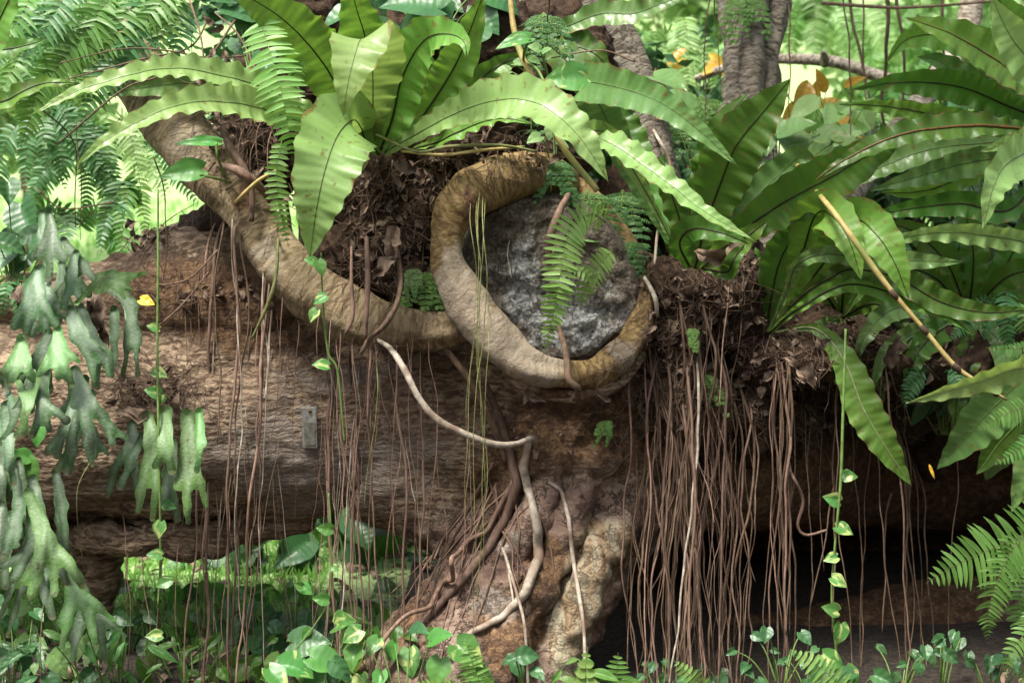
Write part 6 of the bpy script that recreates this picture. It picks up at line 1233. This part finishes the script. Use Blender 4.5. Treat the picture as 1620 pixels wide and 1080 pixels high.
# leaves around the crown of the tree
pothos_plant(880, 130, 6.0, 12, 'small pointed-leaved creeper behind the two variegated leaves', seed=31, matn='shrub', pts=[(845, 75, 20, 200), (864, 80, 20, 320), (846, 98, 22, 20), (795, 112, 24, 180), (822, 102, 22, 10), (800, 135, 22, 20), (820, 130, 20, 60), (870, 210, 24, 100), (845, 220, 26, 150), (890, 230, 22, 20), (920, 370, 22, 200), (935, 378, 24, 20)])
pothos_plant(690, 10, 6.3, 9, 'philodendron with big dark glossy leaves behind the top of the big fern', seed=32, matn='broad', pts=[(650, 8, 96, 190), (600, 40, 80, 200), (670, 40, 90, 160), (700, 0, 80, 30), (590, -5, 70, 60), (770, 30, 60, 60), (745, 60, 60, 120), (535, 30, 60, 150), (790, 0, 70, 40)])
pothos_plant(400, 60, 6.2, 6, 'glossy broad leaves in the shade left of the big upright frond', seed=33, matn='broad', pts=[(372, 20, 56, 200), (395, 50, 50, 100), (385, 75, 50, 60), (420, 100, 50, 80), (350, 0, 40, 180), (405, 30, 44, 20)])
pothos_plant(1230, 260, 6.6, 14, 'broad glossy-leaved plant between the thick standing limb and the long dark frond', seed=34, matn='nestgloss', pts=[(1250, 235, 80, 70), (1215, 215, 70, 100), (1270, 270, 76, 60), (1300, 240, 66, 20), (1180, 260, 60, 110), (1210, 290, 80, 80), (1290, 300, 64, 30), (1260, 200, 60, 330), (1320, 215, 56, 10), (1340, 235, 52, 40), (1190, 320, 70, 60), (1165, 290, 60, 100), (1060, 165, 70, 200), (1060, 130, 70, 30)])
pothos_plant(1290, 200, 7.6, 14, 'croton shrub with orange and yellow leaves behind the ferns at right', seed=35, matn='croton', pts=[(1270, 160, 76, 100), (1300, 175, 70, 60), (1255, 175, 60, 130), (1320, 165, 50, 20), (1335, 195, 60, 40), (1290, 150, 50, 270), (1310, 205, 56, 90), (1275, 205, 60, 120), (1345, 210, 40, 20), (1405, 175, 34, 60), (1350, 130, 40, 320), (1245, 195, 50, 170), (1300, 130, 44, 250), (1235, 150, 40, 200)], narrow=True, wid=.42)
pothos_plant(1110, 118, 8.6, 8, 'small yellow-leaved shrub left of the thick standing limb in the distance', seed=36, matn='croton', size=(30, 46), spread=30, hspread=30, narrow=True, wid=.4)
pothos_plant(1330, 215, 7.4, 14, 'pale green leafy plant in front of the croton', seed=37, matn='shrublight', size=(40, 80), spread=44, hspread=50, narrow=True, wid=.45)
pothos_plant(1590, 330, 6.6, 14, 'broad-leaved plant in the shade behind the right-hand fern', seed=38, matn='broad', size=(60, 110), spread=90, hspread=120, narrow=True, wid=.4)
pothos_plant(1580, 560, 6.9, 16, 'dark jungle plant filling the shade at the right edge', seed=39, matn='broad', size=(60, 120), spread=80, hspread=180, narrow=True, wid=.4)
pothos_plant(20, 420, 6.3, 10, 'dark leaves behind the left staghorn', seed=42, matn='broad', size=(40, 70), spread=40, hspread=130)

rnd = random.Random(808)
WH = ['under the far left of the trunk', 'below the staghorn on the sunny grass', 'left of the first thick hanging roots', 'behind the first thick hanging roots', 'between the two groups of hanging roots', 'behind the roots right of the metal tag', 'in the opening left of the buttress']
for i in range(28):
    zx = i % 7; x = 20 + zx * 95 + rnd.uniform(-30, 30); row = i // 7; Y = (5.9, 6.4, 7.0, 7.6)[row] + rnd.uniform(-.1, .15); y = (1092, 1072, 1040, 1005)[row]
    mt = ['broad', 'shrub', 'pothos', 'broad', 'nestdark', 'broad'][rnd.randrange(6)]; nr_ = rnd.random() < .45
    nm = {'broad': 'dark', 'shrub': 'light', 'pothos': 'bright', 'nestdark': 'deep green'}[mt]
    pothos_plant(x, y, Y, rnd.randrange(14, 24), '%s %s-leaved weed %s, %s row back' % (nm, 'narrow' if nr_ else 'round', WH[zx], ['nearest', 'second', 'third', 'farthest'][row]), seed=900 + i, matn=mt, size=(18, 46) if not nr_ else (30, 76), spread=44, hspread=(90, 110, 110, 90)[row], narrow=nr_, wid=.28 if nr_ else .8, group='weeds under the trunk')
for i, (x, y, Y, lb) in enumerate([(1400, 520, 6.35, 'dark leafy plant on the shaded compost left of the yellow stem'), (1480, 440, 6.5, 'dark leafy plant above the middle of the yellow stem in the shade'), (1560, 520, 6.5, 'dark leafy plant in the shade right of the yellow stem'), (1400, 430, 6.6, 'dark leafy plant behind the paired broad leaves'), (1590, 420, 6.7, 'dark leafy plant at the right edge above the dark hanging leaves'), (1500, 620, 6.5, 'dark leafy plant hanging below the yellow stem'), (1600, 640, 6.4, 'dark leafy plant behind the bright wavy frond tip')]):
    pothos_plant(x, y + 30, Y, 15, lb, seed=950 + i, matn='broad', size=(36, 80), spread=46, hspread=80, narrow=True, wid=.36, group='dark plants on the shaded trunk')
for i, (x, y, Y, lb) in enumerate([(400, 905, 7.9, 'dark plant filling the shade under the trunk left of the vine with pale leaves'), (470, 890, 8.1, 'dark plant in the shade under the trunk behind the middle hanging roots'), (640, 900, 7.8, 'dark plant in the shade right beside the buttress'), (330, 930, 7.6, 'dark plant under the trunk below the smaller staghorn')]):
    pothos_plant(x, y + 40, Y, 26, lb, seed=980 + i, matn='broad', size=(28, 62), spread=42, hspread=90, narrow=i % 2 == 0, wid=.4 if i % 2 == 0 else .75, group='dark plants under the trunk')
# ================================================================= BACKGROUND TREES AND SHRUBS ON THE SLOPE
def crown(mb, c, rx, ry, rz, n, size, seed, clumps=16):
    rnd = random.Random(seed); cc = []
    for k in range(clumps):
        while True:
            v = Vector((rnd.uniform(-1, 1), rnd.uniform(-1, 1), rnd.uniform(-1, 1)))
            if .25 < v.length < 1: break
        cc.append((v, rnd.uniform(.22, .45)))
    for i in range(n):
        v, s_ = rnd.choice(cc); o = Vector((rnd.gauss(0, 1), rnd.gauss(0, 1), rnd.gauss(0, 1))) * s_ * .55 + v
        p = c + Vector((o.x * rx, o.y * ry, o.z * rz)); L = size * rnd.uniform(.6, 1.4); W = L * rnd.uniform(.2, .38)
        d = Vector((rnd.uniform(-1, 1), rnd.uniform(-1, 1), rnd.uniform(-1, .4))).normalized(); s = d.cross(Vector((rnd.uniform(-1, 1), rnd.uniform(-1, 1), rnd.uniform(-.3, 1)))).normalized(); u = d.cross(s)
        mb.add([p, p + d * L * .45 + s * W + u * W * .3, p + d * L, p + d * L * .45 - s * W + u * W * .3, p + d * L * .5], [(0, 1, 4), (1, 2, 4), (2, 3, 4), (3, 0, 4)], [(0, 0), (1, .5), (0, 1), (-1, .5), (0, .5)])
def shrub(px, py, Y, rx, rz, n, size, label, matn, seed, name='shrub', cat='shrub', trunk=.03, group='shrubs on the lawn slope'):
    c = at(px, py, Y); gz = ground_z(c.x, c.y); t = thing(name, (c.x, c.y, gz), label, cat, group)
    mb = MB(); crown(mb, c, rx, rx * .8, rz, n, size, seed); mb.build('crown', M[matn], t)
    mb = MB(); rnd = random.Random(seed)
    tube(mb, [(c.x + rnd.uniform(-.1, .1), c.y, gz - .1, trunk * 1.3), (c.x + rnd.uniform(-.1, .1), c.y, (gz + c.z) / 2, trunk), (c.x, c.y, max(gz + .2, c.z), trunk * .6)], seg=8, n=14, bump=.1)
    for k in range(5):
        z0 = gz + (c.z - gz) * rnd.uniform(.3, .8); e = c + Vector((rnd.uniform(-.7, .7) * rx, rnd.uniform(-.5, .5) * rx, rnd.uniform(-.2, .7) * rz))
        tube(mb, [(c.x, c.y, z0, trunk * .5), (*(Vector((c.x, c.y, z0)).lerp(e, .5) + Vector((0, 0, .05))), trunk * .35), (*e, trunk * .15)], seg=5, n=8)
    mb.build('trunk', M['rootdark'], t); return t
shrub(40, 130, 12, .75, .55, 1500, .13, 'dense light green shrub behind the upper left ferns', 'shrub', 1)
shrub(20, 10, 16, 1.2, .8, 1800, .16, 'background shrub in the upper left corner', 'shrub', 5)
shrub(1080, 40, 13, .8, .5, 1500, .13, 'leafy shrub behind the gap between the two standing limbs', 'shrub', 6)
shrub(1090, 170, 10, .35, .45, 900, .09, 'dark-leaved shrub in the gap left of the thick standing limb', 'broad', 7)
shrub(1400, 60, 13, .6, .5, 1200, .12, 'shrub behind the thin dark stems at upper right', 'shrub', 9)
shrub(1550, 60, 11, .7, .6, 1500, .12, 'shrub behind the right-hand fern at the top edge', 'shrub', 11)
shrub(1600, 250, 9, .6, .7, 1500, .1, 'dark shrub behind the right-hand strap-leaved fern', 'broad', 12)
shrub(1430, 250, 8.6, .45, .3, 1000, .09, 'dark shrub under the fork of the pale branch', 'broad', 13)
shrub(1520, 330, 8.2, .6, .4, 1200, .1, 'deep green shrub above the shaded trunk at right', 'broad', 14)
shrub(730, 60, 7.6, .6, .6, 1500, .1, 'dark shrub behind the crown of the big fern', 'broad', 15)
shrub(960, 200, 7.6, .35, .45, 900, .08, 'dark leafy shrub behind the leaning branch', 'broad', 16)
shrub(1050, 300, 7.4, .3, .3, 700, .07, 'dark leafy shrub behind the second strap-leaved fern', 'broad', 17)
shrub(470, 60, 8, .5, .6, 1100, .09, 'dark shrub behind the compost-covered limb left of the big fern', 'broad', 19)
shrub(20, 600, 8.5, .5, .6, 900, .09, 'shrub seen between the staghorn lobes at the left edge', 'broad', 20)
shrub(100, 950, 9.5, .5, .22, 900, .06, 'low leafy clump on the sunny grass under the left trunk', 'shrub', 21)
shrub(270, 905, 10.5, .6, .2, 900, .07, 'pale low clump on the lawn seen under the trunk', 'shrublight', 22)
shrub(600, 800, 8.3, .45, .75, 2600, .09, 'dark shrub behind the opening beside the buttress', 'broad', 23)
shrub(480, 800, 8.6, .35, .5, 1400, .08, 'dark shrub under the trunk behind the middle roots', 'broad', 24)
for i, (x, Y, h, r_, lb) in enumerate([(-13, 52, 11, 6, 'far broad-crowned tree at the left beyond the lawn'), (-5, 55, 12, 6, 'far tree beyond the lawn behind the big fern'), (3, 56, 12, 6, 'far tree beyond the lawn behind the leaning branch'), (10, 52, 11, 6, 'far tree beyond the lawn behind the thick standing limb'), (18, 54, 12, 6, 'far tree at the right beyond the lawn'), (-21, 54, 12, 6, 'far tree at the left edge beyond the lawn'), (26, 55, 12, 6, 'far tree at the right edge beyond the lawn')]):
    gz = ground_z(x, Y); t = thing('background_tree', (x, Y, gz), lb, 'tree', 'trees beyond the lawn')
    mb = MB(); crown(mb, Vector((x, Y, gz + h * .62)), r_, r_ * .8, h * .5, 4200, .65, 50 + i, 26); mb.build('crown', M['shrub'], t)
    mb = MB(); tube(mb, [(x, Y, gz - .2, .22), (x + .1, Y, gz + 1.5, .17), (x, Y, gz + h * .7, .08)], seg=10, n=20, bump=.1); mb.build('trunk', M['rootdark'], t)

# ================================================================= GRASS AND GROUND LITTER
mb = MB(); rnd = random.Random(70)
for k in range(42000):
    if k < 22000: y = rnd.uniform(6.4, 12.0); x = rnd.uniform(-.42 * y, -.02 * y)
    else: y = rnd.uniform(12, 20); x = rnd.uniform(-.42 * y, .42 * y)
    if x > -.9 and y < 9 and rnd.random() > (y - 7.4) / 2: continue
    z = ground_z(x, y); h = rnd.uniform(.03, .10) * (1 if y < 12 else 1.3); a = rnd.uniform(0, 6.28); wv = rnd.uniform(.004, .008) * y / 8; lx, ly = math.cos(a) * h * .6, math.sin(a) * h * .6
    s = Vector((-math.sin(a) * wv, math.cos(a) * wv, 0)); p = Vector((x, y, z - .01))
    mb.add([p - s, p + s, p + s * .7 + Vector((lx * .4, ly * .4, h * .6)), p - s * .7 + Vector((lx * .4, ly * .4, h * .6)), p + Vector((lx, ly, h))], [(0, 1, 2, 3), (3, 2, 4)], [(-1, 0), (1, 0), (1, h), (-1, h), (0, h)])
tag(mb.build('lawn_grass', M['grass'], recenter=False), 'short sunlit grass on the lawn behind the old tree', 'grass', kind='stuff')
mb = MB()
for k in range(2600):
    y = rnd.uniform(5.3, 8.2); x = rnd.uniform(-.4 * y, .4 * y)
    if x > .25 and y > 5.9: continue
    z = ground_z(x, y); L = rnd.uniform(.03, .09)
    heart(mb, Vector((x, y, z + .012 + .02 * rnd.random())), Vector((rnd.uniform(-1, 1), rnd.uniform(-1, 1), rnd.uniform(-.1, .3))), Vector((rnd.uniform(-.5, .5), rnd.uniform(-.5, .5), 1)), L, k, wid=rnd.uniform(.3, .6), cup=.4, narrow=True) if k < 1400 else None
tag(mb.build('ground_litter', M['dead'], recenter=False), 'dead leaves scattered on the bare soil under the tree', 'leaf litter', kind='stuff')
